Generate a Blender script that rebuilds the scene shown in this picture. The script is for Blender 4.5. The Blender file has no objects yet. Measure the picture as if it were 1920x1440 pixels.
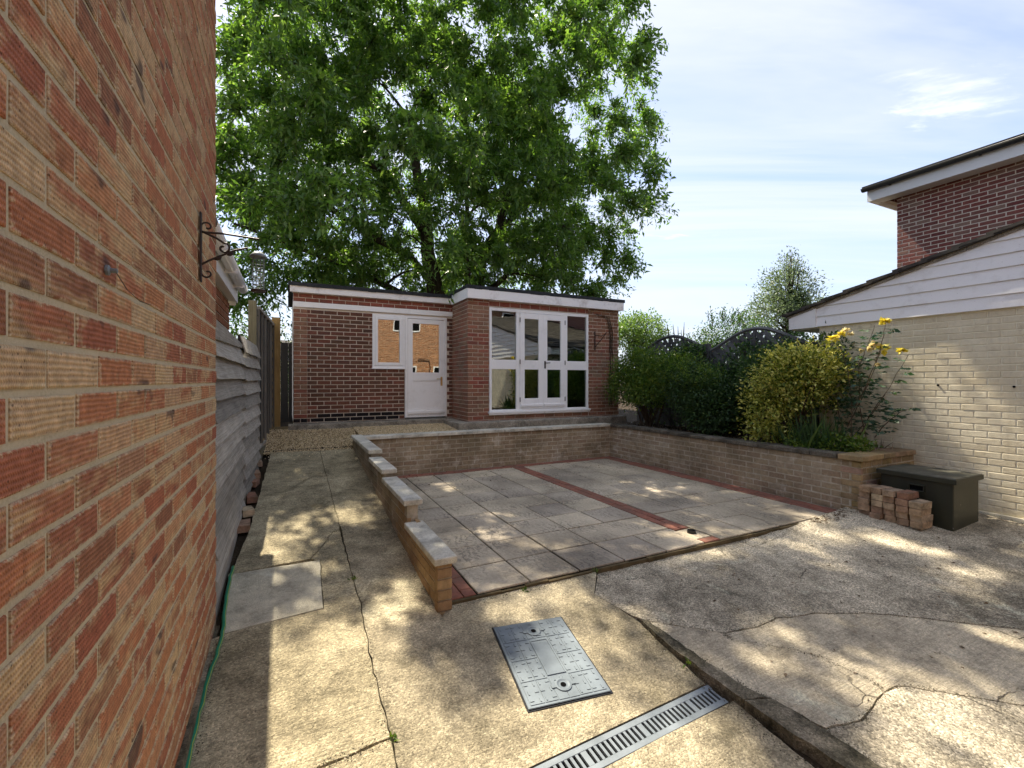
import bpy, bmesh, math, random
import numpy as np
from mathutils import Vector, Matrix, noise
R = random.Random(11)
NR = np.random.default_rng(5)
rad = math.radians
scn = bpy.context.scene
COL = scn.collection
# ---------------------------------------------------------------- camera
EYE = 1.53
TH = math.atan2(420, 850)
cam = bpy.data.cameras.new('camera'); cam.lens = 850 / 1920 * 36; cam.sensor_width = 36
cam.shift_y = -7 / 1920; cam.clip_start = 0.02; cam.clip_end = 2000
co = bpy.data.objects.new('camera', cam); COL.objects.link(co)
co.location = (0, 0, EYE); co.rotation_euler = (rad(90), 0, -TH); scn.camera = co
# ---------------------------------------------------------------- sky and sun
SUN_EL, SUN_AZ = rad(55), rad(-10)          # azimuth from +Y, negative towards -X
w = bpy.data.worlds.new('World'); scn.world = w; w.use_nodes = True
wt = w.node_tree; wt.nodes.clear()
def wn(t, **k):
    n = wt.nodes.new(t)
    for a, b in k.items(): setattr(n, a, b)
    return n
sky = wn('ShaderNodeTexSky', sky_type='NISHITA', sun_disc=False, sun_elevation=SUN_EL, sun_rotation=SUN_AZ, air_density=1.0, dust_density=.5, ozone_density=1.8)
tc = wn('ShaderNodeTexCoord'); sep = wn('ShaderNodeSeparateXYZ'); wt.links.new(tc.outputs['Generated'], sep.inputs[0])
def wm(op, a, b=None):
    n = wn('ShaderNodeMath', operation=op)
    for i, v in enumerate((a, b)):
        if v is None: continue
        if isinstance(v, (int, float)): n.inputs[i].default_value = v
        else: wt.links.new(v, n.inputs[i])
    return n.outputs[0]
zz = wm('ADD', wm('MAXIMUM', sep.outputs[2], 0.0), 0.12)
ux = wm('DIVIDE', sep.outputs[0], zz); uy = wm('DIVIDE', sep.outputs[1], zz)
def cloud(sx, sy, rot, scale, detail, rough, lo, hi, dist=0.0):
    c, s = math.cos(rot), math.sin(rot)
    a = wm('MULTIPLY', wm('ADD', wm('MULTIPLY', ux, c), wm('MULTIPLY', uy, s)), sx)
    b = wm('MULTIPLY', wm('SUBTRACT', wm('MULTIPLY', uy, c), wm('MULTIPLY', ux, s)), sy)
    cb = wn('ShaderNodeCombineXYZ'); wt.links.new(a, cb.inputs[0]); wt.links.new(b, cb.inputs[1])
    nz = wn('ShaderNodeTexNoise'); wt.links.new(cb.outputs[0], nz.inputs['Vector'])
    nz.inputs['Scale'].default_value = scale; nz.inputs['Detail'].default_value = detail
    nz.inputs['Roughness'].default_value = rough; nz.inputs['Distortion'].default_value = dist
    mr = wn('ShaderNodeMapRange', interpolation_type='SMOOTHSTEP'); wt.links.new(nz.outputs['Fac'], mr.inputs['Value'])
    mr.inputs['From Min'].default_value = lo; mr.inputs['From Max'].default_value = hi
    return mr.outputs['Result']
veil = cloud(0.30, 1.35, rad(-32), 1.0, 7, 0.58, 0.34, 0.64, 0.6)
puff = cloud(0.75, 1.7, rad(-28), 1.5, 9, 0.62, 0.60, 0.74, 0.6)
tn = wn('ShaderNodeMixRGB', blend_type='MULTIPLY'); tn.inputs[0].default_value = 1; wt.links.new(sky.outputs[0], tn.inputs[1]); tn.inputs[2].default_value = (.54, .475, .49, 1)
mx1 = wn('ShaderNodeMixRGB'); wt.links.new(wm('ADD', wm('MULTIPLY', veil, 0.8), 0.05), mx1.inputs[0]); wt.links.new(tn.outputs[0], mx1.inputs[1]); mx1.inputs[2].default_value = (1.9, 1.96, 2.08, 1)
hz = wn('ShaderNodeMapRange', interpolation_type='SMOOTHSTEP'); wt.links.new(sep.outputs[2], hz.inputs['Value']); hz.inputs['From Min'].default_value = 0.0; hz.inputs['From Max'].default_value = 0.42; hz.inputs['To Min'].default_value = 0.8; hz.inputs['To Max'].default_value = 0.0
mxh = wn('ShaderNodeMixRGB'); wt.links.new(hz.outputs['Result'], mxh.inputs[0]); wt.links.new(tn.outputs[0], mxh.inputs[1]); mxh.inputs[2].default_value = (1.2, 1.42, 1.74, 1); wt.links.new(mxh.outputs[0], mx1.inputs[1])
wt.links.new(wm('MULTIPLY', wm('ADD', wm('MULTIPLY', veil, 0.8), 0.05), wm('SUBTRACT', 1.0, wm('MULTIPLY', hz.outputs['Result'], 0.7))), mx1.inputs[0])
mx2 = wn('ShaderNodeMixRGB'); wt.links.new(wm('MULTIPLY', puff, 0.7), mx2.inputs[0]); wt.links.new(mx1.outputs[0], mx2.inputs[1]); mx2.inputs[2].default_value = (2.6, 2.6, 2.6, 1)
bg = wn('ShaderNodeBackground'); bg.inputs[1].default_value = 0.15; wt.links.new(mx2.outputs[0], bg.inputs[0])
wo = wn('ShaderNodeOutputWorld'); wt.links.new(bg.outputs[0], wo.inputs[0])
sd = Vector((math.sin(-SUN_AZ) * math.cos(SUN_EL), -math.cos(SUN_AZ) * math.cos(SUN_EL), -math.sin(SUN_EL)))
sl = bpy.data.lights.new('sun', 'SUN'); sl.energy = 3.0; sl.angle = rad(0.53); sl.color = (1, 0.9, 0.74)
so = bpy.data.objects.new('sun', sl); COL.objects.link(so); so.rotation_euler = sd.to_track_quat('-Z', 'Y').to_euler()
vs = scn.view_settings; vs.view_transform = 'Standard'; vs.look = 'None'; vs.gamma = 1; vs.exposure = 1.9; vs.use_curve_mapping = False
scn.render.engine = 'CYCLES'; scn.cycles.use_denoising = True; scn.cycles.use_adaptive_sampling = True; scn.cycles.adaptive_threshold = .02; scn.cycles.max_bounces = 7; scn.cycles.diffuse_bounces = 5
scn.cycles.transparent_max_bounces = 8; scn.cycles.caustics_reflective = False; scn.cycles.caustics_refractive = False
# ---------------------------------------------------------------- pixel rays onto real planes (photo pixels, 1920 x 1440)
S_, C_ = math.sin(TH), math.cos(TH)
def ray(x, y):
    u = (x - 960) / 850; return (u * C_ + S_, C_ - u * S_, -(y - 713) / 850)
def atY(x, y, Y): r = ray(x, y); t = Y / r[1]; return Vector((r[0] * t, Y, EYE + r[2] * t))
def atX(x, y, X): r = ray(x, y); t = X / r[0]; return Vector((X, r[1] * t, EYE + r[2] * t))
def proj(p):
    t = p[0] * S_ + p[1] * C_
    if t < .05: return None
    return (960 + 850 * (p[0] * C_ - p[1] * S_) / t, 713 - 850 * (p[2] - EYE) / t, t)
def sm(a): a = max(0, min(1, a)); return a * a * (3 - 2 * a)
def za(X, Y): return -.383 + .118 * Y                               # path and apron
def zb(X, Y): return -.285 + .08 * Y + .15 * sm((X - 4) / 3)        # driveway
def onG(x, y, fn=za):
    r = ray(x, y); t = (EYE + .2) / max(.01, -r[2])
    for _ in range(40):
        z = fn(r[0] * t, r[1] * t); t = .5 * t + .5 * (z - EYE) / r[2]
    return (r[0] * t, r[1] * t)
# ---------------------------------------------------------------- materials
class M:
    def __init__(s, name):
        s.m = bpy.data.materials.new(name); s.m.use_nodes = True; s.t = s.m.node_tree; s.t.nodes.clear()
        s.geo = s.t.nodes.new('ShaderNodeNewGeometry'); s.pos = s.geo.outputs['Position']
        s.tcn = s.t.nodes.new('ShaderNodeTexCoord'); s.obj = s.tcn.outputs['Object']
    def set(s, sock, v):
        if v is None: return
        if isinstance(v, bpy.types.NodeSocket): s.t.links.new(v, sock)
        elif isinstance(v, (tuple, list)) and sock.type == 'RGBA' and len(v) == 3: sock.default_value = (*v, 1)
        else: sock.default_value = v
    def n(s, t, ins=None, **p):
        n = s.t.nodes.new(t)
        for k, v in p.items(): setattr(n, k, v)
        for k, v in (ins or {}).items(): s.set(n.inputs[k], v)
        return n
    def mp(s, vec, scale=(1, 1, 1), rot=(0, 0, 0), loc=(0, 0, 0)):
        return s.n('ShaderNodeMapping', {'Vector': vec, 'Scale': scale, 'Rotation': rot, 'Location': loc}).outputs[0]
    def noise(s, vec, scale, detail=4, rough=.55, dist=0):
        return s.n('ShaderNodeTexNoise', {'Vector': vec, 'Scale': scale, 'Detail': detail, 'Roughness': rough, 'Distortion': dist}).outputs['Fac']
    def vor(s, vec, scale, out='Distance', feature='F1'):
        return s.n('ShaderNodeTexVoronoi', {'Vector': vec, 'Scale': scale}, feature=feature).outputs[out]
    def ramp(s, fac, stops, interp='LINEAR'):
        n = s.n('ShaderNodeValToRGB', {'Fac': fac}); cr = n.color_ramp; cr.interpolation = interp
        while len(cr.elements) < len(stops): cr.elements.new(.5)
        for e, (p, c) in zip(cr.elements, stops):
            e.position = p; e.color = (*c, 1) if not isinstance(c, (int, float)) else (c, c, c, 1)
        return n.outputs[0]
    def mr(s, v, a, b, c=0., d=1.):
        return s.n('ShaderNodeMapRange', {'Value': v, 'From Min': a, 'From Max': b, 'To Min': c, 'To Max': d}).outputs[0]
    def mix(s, f, a, b, mode='MIX'):
        return s.n('ShaderNodeMixRGB', {0: f, 1: a, 2: b}, blend_type=mode).outputs[0]
    def ma(s, op, a, b=None):
        return s.n('ShaderNodeMath', {0: a, **({1: b} if b is not None else {})}, operation=op).outputs[0]
    def bump(s, h, strength=.5, dist=.01, nrm=None):
        return s.n('ShaderNodeBump', {'Height': h, 'Strength': strength, 'Distance': dist, **({'Normal': nrm} if nrm else {})}).outputs[0]
    def rnd(s):
        oi = s.n('ShaderNodeObjectInfo').outputs['Random']
        return s.ma('FRACT', s.ma('ADD', s.ma('MULTIPLY', oi, 7.31), s.geo.outputs['Random Per Island']))
    def sep(s, v): return s.n('ShaderNodeSeparateXYZ', {0: v}).outputs
    def out(s, col, rough=.8, nrm=None, spec=.3, metal=0., **k):
        p = s.n('ShaderNodeBsdfPrincipled', {'Base Color': col, 'Roughness': rough, 'Metallic': metal, 'Specular IOR Level': spec, **k})
        if nrm: s.t.links.new(nrm, p.inputs['Normal'])
        s.shade(p.outputs[0]); return s.m
    def shade(s, sh):
        o = s.n('ShaderNodeOutputMaterial'); s.t.links.new(sh, o.inputs[0])
def plain(name, c, c2=None, scale=6, rough=.7, spec=.3, metal=0., bump=.15, bscale=40, bd=.004):
    m = M(name); f = m.noise(m.pos, scale, 5, .6)
    c2 = c2 or tuple(v * .72 for v in c)
    col = m.ramp(f, [(.3, c2), (.7, c)])
    return m.out(col, rough, m.bump(m.noise(m.pos, bscale, 4), bump, bd), spec, metal)
def brickmat(name, stops, vary=.35, rough=.88, speck=(.05, .03, .02), stain=None, bump=.35, drip=None):
    m = M(name); r = m.rnd(); col = m.ramp(r, stops)
    f = m.noise(m.pos, 28, 5, .65); col = m.mix(1, col, m.ramp(f, [(.25, 1 - vary), (.75, 1 + vary * .35)]), 'MULTIPLY')
    sp = m.mr(m.noise(m.pos, 210, 2), .66, .72); col = m.mix(m.ma('MULTIPLY', sp, .6), col, speck)
    if stain:
        big = m.mr(m.noise(m.pos, stain[1], 6, .65), .44, .68); col = m.mix(m.ma('MULTIPLY', big, stain[2]), col, stain[0])
        if len(stain) > 3:
            b2 = m.mr(m.noise(m.mp(m.pos, loc=(3, 7, 1)), stain[4], 7, .7), .56, .66); col = m.mix(m.ma('MULTIPLY', b2, stain[5]), col, stain[3])
    if drip:
        dn = m.mr(m.noise(m.mp(m.pos, (5, 5, .35)), 1.6, 6, .65, .3), .56, .72); col = m.mix(m.ma('MULTIPLY', dn, drip[1]), col, drip[0])
    h = m.ma('ADD', m.noise(m.pos, 60, 5, .7), m.ma('MULTIPLY', m.noise(m.pos, 260, 3), .5))
    return m.out(col, rough, m.bump(h, bump, .006), .2)
MT = {}
def left_brick():
    m = M('combed_brick'); r = m.rnd(); xyz = m.sep(m.pos)
    base = m.ramp(r, [(0, (.53, .205, .10)), (.12, (.62, .30, .145)), (.24, (.42, .14, .08)), (.36, (.58, .26, .12)), (.46, (.33, .14, .08)), (.56, (.64, .35, .18)), (.66, (.47, .165, .09)), (.76, (.54, .22, .105)), (.86, (.72, .52, .30)), (.93, (.38, .15, .085)), (1, (.5, .185, .1))])
    r2 = m.ma('FRACT', m.ma('MULTIPLY', r, 13.7)); pv = m.n('ShaderNodeVectorMath', {0: m.pos, 1: m.n('ShaderNodeCombineXYZ', {1: m.ma('MULTIPLY', r, 37.), 2: m.ma('MULTIPLY', r, 19.)}).outputs[0]}, operation='ADD').outputs[0]
    buff = m.mr(m.ma('ADD', m.noise(m.mp(pv, (1, 3.4, 15)), 1.0, 5, .62), m.ma('MULTIPLY', m.ma('SUBTRACT', r2, .5), .22)), .50, .66)
    col = m.mix(m.ma('MULTIPLY', buff, .8), base, (.70, .49, .26))
    blot = m.mr(m.noise(m.mp(m.pos, (1, 6, 8), loc=(0, 1.3, .7)), 1.0, 4, .6), .60, .66); col = m.mix(m.ma('MULTIPLY', blot, .5), col, (.72, .54, .30))
    ob = m.sep(m.obj); ed = m.ma('MAXIMUM', m.ma('DIVIDE', m.ma('ABSOLUTE', ob[2]), .0368), m.ma('DIVIDE', m.ma('SUBTRACT', m.ma('ABSOLUTE', ob[0]), .085), .0388))
    ed = m.ma('ADD', ed, m.ma('MULTIPLY', m.ma('SUBTRACT', m.noise(m.pos, 55, 4, .7), .5), 1.1)); ed = m.ma('MULTIPLY', m.mr(ed, .84, 1.02), m.ma('LESS_THAN', m.ma('ABSOLUTE', ob[2]), .045))
    col = m.mix(m.ma('MULTIPLY', ed, .75), col, (.68, .56, .37))
    dark = m.mr(m.noise(m.mp(m.pos, (1, 5, 8), loc=(0, 4.4, 2)), 1.0, 2, .5), .66, .72)
    col = m.mix(m.ma('MULTIPLY', dark, .75), col, (.07, .05, .05))
    col = m.mix(1, col, m.ramp(m.noise(m.pos, 35, 5, .7), [(.25, .55), (.75, 1.2)]), 'MULTIPLY')
    k = 2 * math.pi
    rid = m.ma('SINE', m.ma('ADD', m.ma('MULTIPLY', xyz[2], k / .0118), m.ma('MULTIPLY', m.noise(m.pos, 14, 3), 5)))
    comb = m.ma('SINE', m.ma('ADD', m.ma('MULTIPLY', xyz[1], k / .0075), m.ma('ADD', m.ma('MULTIPLY', rid, 1.7), m.ma('MULTIPLY', m.noise(m.pos, 30, 2), 7))))
    hgt = m.ma('ADD', m.ma('MULTIPLY', rid, .8), m.ma('MULTIPLY', comb, .42)); hgt = m.ma('ADD', hgt, m.ma('MULTIPLY', m.noise(m.pos, 120, 4, .7), 1.5))
    col = m.mix(1, col, m.mix(m.mr(m.ma('ADD', rid, m.ma('ADD', m.ma('MULTIPLY', comb, .6), m.ma('MULTIPLY', m.noise(pv, 22, 4, .7), 1.6))), -.9, 2.0), (.72, .67, .64), (1.1, 1.1, 1.1)), 'MULTIPLY')
    pit = m.mr(m.vor(m.pos, 48), .16, .09); col = m.mix(m.ma('MULTIPLY', pit, .7), col, (.05, .03, .02))
    return m.out(col, .85, m.bump(hgt, .6, .0035), .25)
MT['left_brick'] = left_brick()
def mortar(name, c, c2):
    m = M(name); f = m.noise(m.pos, 9, 6, .7)
    return m.out(m.mix(m.mr(m.noise(m.pos, 160, 3), .3, .7), m.ramp(f, [(.3, c2), (.7, c)]), c), .95, m.bump(m.noise(m.pos, 140, 5, .7), .6, .006), .1)
MT['left_mortar'] = mortar('tan_mortar', (.60, .51, .35), (.40, .335, .215))
MT['pale_mortar'] = mortar('pale_mortar', (.68, .60, .50), (.5, .43, .35))
def dirty_mortar():
    m = M('dirty_mortar'); col = m.ramp(m.noise(m.pos, 9, 6, .7), [(.3, (.34, .29, .21)), (.7, (.60, .54, .43))])
    big = m.mr(m.noise(m.pos, 1.5, 6, .65), .42, .62); col = m.mix(m.ma('MULTIPLY', big, .5), col, (.13, .10, .06))
    b2 = m.mr(m.noise(m.mp(m.pos, loc=(3, 7, 1)), 4.2, 7, .7), .56, .66); col = m.mix(m.ma('MULTIPLY', b2, .6), col, (.66, .6, .5))
    return m.out(col, .95, m.bump(m.noise(m.pos, 120, 5, .7), .8, .008), .1)
MT['dirty_mortar'] = dirty_mortar()
MT['dark_brick'] = brickmat('dark_brown_brick', [(0, (.13, .06, .04)), (.3, (.19, .08, .052)), (.55, (.15, .085, .055)), (.8, (.23, .088, .06)), (1, (.10, .056, .043))], stain=((.06, .045, .032), 1.3, .5))
MT['pier_brick'] = brickmat('brown_orange_brick', [(0, (.31, .135, .08)), (.25, (.26, .145, .09)), (.5, (.36, .145, .09)), (.75, (.31, .20, .125)), (1, (.33, .125, .085))], stain=((.07, .05, .035), 1.6, .5, (.32, .24, .17), 3.2, .45))
MT['red_brick'] = brickmat('red_brick', [(0, (.28, .085, .058)), (.5, (.33, .11, .072)), (1, (.24, .075, .055))], stain=((.10, .07, .05), 3, .5))
MT['blue_brick'] = brickmat('blue_black_brick', [(0, (.012, .011, .012)), (1, (.022, .018, .018))])
MT['garden_brick'] = brickmat('weathered_garden_brick', [(0, (.36, .28, .18)), (.4, (.42, .33, .215)), (.7, (.33, .24, .16)), (1, (.46, .38, .27))], stain=((.11, .088, .05), 1.5, .8, (.60, .54, .44), 4.2, .45))
MT['golden_brick'] = brickmat('golden_garden_brick', [(0, (.42, .275, .14)), (.5, (.50, .34, .175)), (1, (.38, .235, .13))], stain=((.10, .07, .035), 2.2, .6))
MT['corner_brick'] = brickmat('mossy_corner_brick', [(0, (0.360, 0.264, 0.120)), (.4, (0.432, 0.312, 0.168)), (.7, (0.312, 0.228, 0.132)), (1, (0.408, 0.264, 0.204))], stain=((.10, .085, .03), 3.2, .6))
MT['cream_brick'] = brickmat('cream_painted_brick', [(0, (.72, .65, .47)), (.5, (.77, .70, .52)), (1, (.68, .605, .435))], vary=.14, speck=(.3, .25, .16), stain=((.55, .47, .31), 1.9, .6, (.34, .28, .19), 9, .35), bump=.6, drip=((.40, .34, .23), .5))
MT['cream_mortar'] = mortar('cream_painted_mortar', (.8, .75, .58), (.7, .63, .46))
MT['house_brick'] = brickmat('red_house_brick', [(0, (.20, .062, .052)), (.3, (.25, .08, .065)), (.55, (.19, .07, .058)), (.75, (.27, .17, .13)), (.82, (.20, .066, .055)), (1, (.16, .05, .045))], stain=((.26, .16, .12), 2.6, .35))
MT['orange_brick'] = brickmat('orange_brick', [(0, (.24, .10, .05)), (1, (.29, .12, .06))])
MT['stack_brick'] = brickmat('reclaimed_brick', [(0, (.50, .36, .22)), (.25, (.34, .20, .14)), (.5, (.58, .46, .30)), (.75, (.30, .15, .10)), (1, (.50, .42, .29))], stain=((.09, .07, .045), 9, .8))
MT['paver'] = brickmat('red_paver', [(0, (.30, .125, .085)), (.5, (.36, .15, .10)), (1, (.26, .105, .075))], stain=((.14, .10, .075), 3.2, .75))
def walltex(name, c1, c2, mort):   # far brickwork whose single bricks cannot be told apart
    m = M(name); x = m.sep(m.pos); u = m.ma('ADD', x[0], x[1])
    v = m.n('ShaderNodeCombineXYZ', {0: u, 1: x[2]}).outputs[0]
    b = m.n('ShaderNodeTexBrick', {'Vector': v, 'Color1': c1, 'Color2': c2, 'Mortar': mort, 'Scale': 1., 'Mortar Size': .009, 'Mortar Smooth': .2, 'Bias': 0., 'Brick Width': .225, 'Row Height': .075})
    col = m.mix(1, b.outputs[0], m.ramp(m.noise(m.pos, 6, 5, .6), [(.3, .75), (.7, 1.1)]), 'MULTIPLY')
    return m.out(col, .9, m.bump(m.ma('SUBTRACT', 1., b.outputs['Fac']), .5, .008), .2)
MT['far_orange'] = walltex('orange_brickwork', (.22, .08, .03), (.42, .18, .075), (.55, .45, .33))
MT['far_red'] = walltex('red_brickwork', (.16, .05, .04), (.2, .065, .05), (.36, .29, .24))
MT['far_left'] = walltex('tan_red_brickwork', (.3, .1, .06), (.42, .2, .1), (.38, .32, .21))
MT['far_cream'] = walltex('cream_brickwork', (.72, .65, .47), (.75, .68, .5), (.8, .75, .58))
def concrete(name, light, mid, dark, seed=0, brush=0., agg=.55, scale=.9, cracks=0.):
    m = M(name); p = m.mp(m.pos, loc=(seed * 3.7, seed * 1.9, seed))
    f = m.ma('ADD', m.ma('MULTIPLY', m.noise(p, scale, 8, .62, .3), .65), m.ma('MULTIPLY', m.noise(m.mp(p, loc=(4, 1, 2)), scale * 3.1, 7, .7, .6), .35))
    col = m.ramp(f, [(.36, dark), (.48, mid), (.60, light)])
    f2 = m.noise(m.mp(p, loc=(9, 2, 0)), 5.5, 7, .75); col = m.mix(1, col, m.ramp(f2, [(.30, .5), (.5, .95), (.72, 1.22)]), 'MULTIPLY')
    sc1 = m.mr(m.noise(m.mp(p, loc=(2, 8, 5)), 2.1, 7, .68, .8), .585, .68); col = m.mix(m.ma('MULTIPLY', sc1, .5), col, tuple(min(.75, v * 1.35) for v in light))
    gr1 = m.mr(m.noise(m.mp(p, loc=(7, 3, 9)), 1.7, 8, .7, 1.2), .56, .70); col = m.mix(m.ma('MULTIPLY', gr1, .6), col, tuple(v * .6 for v in dark))
    st = m.n('ShaderNodeTexVoronoi', {'Vector': p, 'Scale': 120.}); rc = st.outputs['Color']
    stone = m.ramp(m.sep(rc)[0], [(0, .3), (.3, .75), (.7, 1.08), (1, 1.8)])
    col = m.mix(agg, col, m.mix(1, col, stone, 'MULTIPLY'))
    sp = m.mr(m.noise(p, 190, 3, .7), .56, .66); col = m.mix(m.ma('MULTIPLY', sp, .55), col, tuple(v * .45 for v in dark))
    h = m.ma('ADD', m.ma('MULTIPLY', m.ma('SUBTRACT', 1., st.outputs['Distance']), .8), m.ma('MULTIPLY', m.noise(p, 60, 6, .75), 2.2))
    if cracks:
        wv = m.n('ShaderNodeVectorMath', {0: p, 1: m.n('ShaderNodeVectorMath', {0: m.n('ShaderNodeTexNoise', {'Vector': p, 'Scale': 7., 'Detail': 6.}).outputs['Color'], 'Scale': .16}, operation='SCALE').outputs[0]}, operation='ADD').outputs[0]
        ck = m.mr(m.vor(wv, cracks, feature='DISTANCE_TO_EDGE'), .007, .001); ck = m.ma('MULTIPLY', ck, m.mr(m.noise(p, 1.3, 3), .54, .64)); col = m.mix(m.ma('MULTIPLY', ck, .8), col, (.035, .03, .022)); h = m.ma('SUBTRACT', h, m.ma('MULTIPLY', ck, 3.))
    if brush:
        br = m.noise(m.mp(p, (6, 95, 1)), 1, 3, .6, .4); h = m.ma('ADD', h, m.ma('MULTIPLY', br, brush * 3)); col = m.mix(1, col, m.ramp(br, [(.35, 1 - .3 * brush), (.6, 1.05)]), 'MULTIPLY')
    return m.out(col, .92, m.bump(h, .75, .006), .2)
MT['path'] = concrete('path_concrete', (0.561, 0.484, 0.315), (0.404, 0.345, 0.220), (0.201, 0.173, 0.105), 1, brush=.5)
MT['apron'] = concrete('apron_concrete', (0.584, 0.501, 0.336), (0.416, 0.356, 0.237), (0.169, 0.145, 0.092), 2, brush=.3)
MT['drive'] = concrete('drive_concrete', (0.637, 0.560, 0.414), (0.459, 0.401, 0.293), (0.191, 0.169, 0.122), 3, agg=.8, cracks=1.1)
MT['drive_smooth'] = concrete('smooth_drive_concrete', (0.675, 0.586, 0.420), (0.523, 0.452, 0.325), (0.255, 0.216, 0.153), 4, agg=.35, brush=.6, cracks=.9)
MT['kerb'] = concrete('mossy_kerb_concrete', (.30, .26, .185), (.16, .14, .095), (.05, .047, .03), 5, scale=4)
MT['patch'] = concrete('new_cement', (0.672, 0.616, 0.459), (0.560, 0.512, 0.388), (0.448, 0.402, 0.301), 6, agg=.12, scale=2)
MT['plinth'] = concrete('plinth_concrete', (.42, .38, .31), (.31, .28, .225), (.15, .135, .105), 7, scale=2.5)
def riven():
    m = M('riven_slab'); r = m.rnd(); p = m.mp(m.pos, loc=(0, 0, 0)); p2 = m.n('ShaderNodeVectorMath', {0: m.pos, 1: m.n('ShaderNodeCombineXYZ', {0: m.ma('MULTIPLY', r, 40.), 1: m.ma('MULTIPLY', r, 17.)}).outputs[0]}, operation='ADD').outputs[0]
    swirl = m.noise(m.mp(p2, (1.0, 2.4, 1), (0, 0, .5)), 4.2, 6, .62, 2.2)
    vein = m.n('ShaderNodeTexWave', {'Vector': p2, 'Scale': 5.0, 'Distortion': 16., 'Detail': 5., 'Detail Scale': 1.4, 'Detail Roughness': .7}).outputs['Fac']
    base = m.ramp(r, [(0, (.54, .455, .33)), (.3, (.63, .535, .385)), (.6, (.48, .41, .315)), (1, (.59, .505, .37))])
    col = m.mix(1, base, m.ramp(m.noise(m.pos, 1.1, 6, .6), [(.32, .5), (.66, 1.14)]), 'MULTIPLY')
    col = m.mix(m.ma('MULTIPLY', m.mr(vein, .66, .95), m.ma('MULTIPLY', m.mr(m.noise(p2, 3, 4), .42, .62), .6)), col, (.085, .078, .066))
    col = m.mix(1, col, m.ramp(m.noise(m.pos, 38, 5, .75), [(.3, .72), (.7, 1.1)]), 'MULTIPLY')
    h = m.ma('ADD', m.ma('MULTIPLY', swirl, 1.4), m.ma('ADD', m.ma('MULTIPLY', vein, -.25), m.ma('MULTIPLY', m.noise(m.pos, 70, 5, .7), .3)))
    return m.out(col, .82, m.bump(h, .6, .012), .25)
MT['slab'] = riven()
MT['coping'] = concrete('coping_concrete', (.76, .73, .62), (.64, .61, .51), (.42, .395, .32), 8, agg=.12, scale=2.2)
MT['old_coping'] = concrete('old_coping_concrete', (.20, .175, .135), (.12, .105, .08), (.05, .045, .035), 9, scale=4)
MT['edge'] = plain('edging_mortar', (.16, .12, .065), (.05, .042, .022), 5, .95, .1, bump=.6, bscale=60, bd=.01)
MT['soil'] = plain('soil', (.075, .055, .036), (.028, .022, .015), 5, .98, .1, bump=1, bscale=45, bd=.03)
MT['crack_soil'] = plain('crack_soil', (.035, .03, .018), (.014, .012, .008), 9, 1, .05, bump=1, bscale=90, bd=.01)
MT['grass_ground'] = plain('rough_grass', (.06, .085, .025), (.035, .05, .015), .8, .95, .1, bump=.6, bscale=20, bd=.05)
def white(name, c=(.88, .88, .87), dirt=(.42, .39, .33), amt=.3, rough=.5):
    m = M(name); f = m.mr(m.noise(m.pos, 3.2, 7, .7), .52, .75)
    col = m.mix(m.ma('MULTIPLY', f, amt), c, dirt); sp = m.mr(m.noise(m.pos, 55, 4, .7), .64, .70); col = m.mix(m.ma('MULTIPLY', sp, amt * .8), col, (.10, .085, .065))
    return m.out(col, rough, m.bump(m.noise(m.mp(m.pos, (1, 1, 1)), 60, 3), .12, .003), .4)
MT['white'] = white('white_gloss_paint')
MT['peeling'] = white('peeling_white_paint', (.86, .85, .84), (.25, .19, .13), .6)
MT['board_white'] = white('white_board_paint', (.82, .805, .79), (.42, .38, .33), .45, .6)
MT['upvc'] = white('white_plastic', (.76, .76, .75), (.5, .49, .45), .15, .35)
MT['felt'] = plain('roofing_felt', (.045, .05, .055), (.022, .024, .027), 12, .9, .2, bump=.5, bscale=160)
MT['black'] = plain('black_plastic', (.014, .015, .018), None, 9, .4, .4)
MT['iron'] = plain('black_iron', (.02, .014, .012), (.035, .018, .012), 30, .55, .4, bump=.4, bscale=120)
MT['brass'] = plain('brass', (.65, .47, .2), None, 20, .35, .5, .9)
MT['galv'] = plain('galvanised_steel', (.25, .285, .305), (.15, .175, .19), 9, .6, .4, .25, bump=.15, bscale=180, bd=.002)
MT['cover_metal'] = plain('cover_steel', (.22, .26, .285), (.12, .145, .162), 4, .62, .4, .2, bump=.2, bscale=160, bd=.002)
MT['void'] = plain('dark_void', (.008, .008, .008), None, 5, 1, 0)
MT['hose'] = plain('green_hose', (.01, .22, .115), (.008, .15, .08), 12, .4, .5, bump=.05)
MT['hose_stripe'] = plain('yellow_hose_stripe', (.45, .5, .1), None, 12, .4)
def wood(name, a, b, axis, scale=1., rough=.85):
    m = M(name); sc = [110, 110, 110]; sc[axis] = 2.2
    r = m.rnd(); off = m.n('ShaderNodeCombineXYZ', {0: m.ma('MULTIPLY', r, 31.), 1: m.ma('MULTIPLY', r, 11.), 2: m.ma('MULTIPLY', r, 23.)}).outputs[0]
    p = m.n('ShaderNodeVectorMath', {0: m.pos, 1: off}, operation='ADD').outputs[0]
    g = m.noise(m.mp(p, tuple(sc)), scale, 5, .65, .5); col = m.ramp(g, [(.28, b), (.5, tuple((x + y) / 2 for x, y in zip(a, b))), (.72, a)])
    col = m.mix(1, col, m.ramp(r, [(0, .6), (1, 1.25)]), 'MULTIPLY'); col = m.mix(1, col, m.ramp(m.noise(p, 3.5, 5, .65), [(.3, .78), (.7, 1.1)]), 'MULTIPLY')
    kn = m.mr(m.vor(m.mp(p, (1, 1, 1)), 5.5), .09, .04); col = m.mix(m.ma('MULTIPLY', kn, .75), col, tuple(v * .3 for v in b))
    return m.out(col, rough, m.bump(g, .5, .004), .2)
MT['grey_wood'] = wood('weathered_grey_wood', (.52, .48, .41), (.24, .215, .175), 1)
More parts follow.
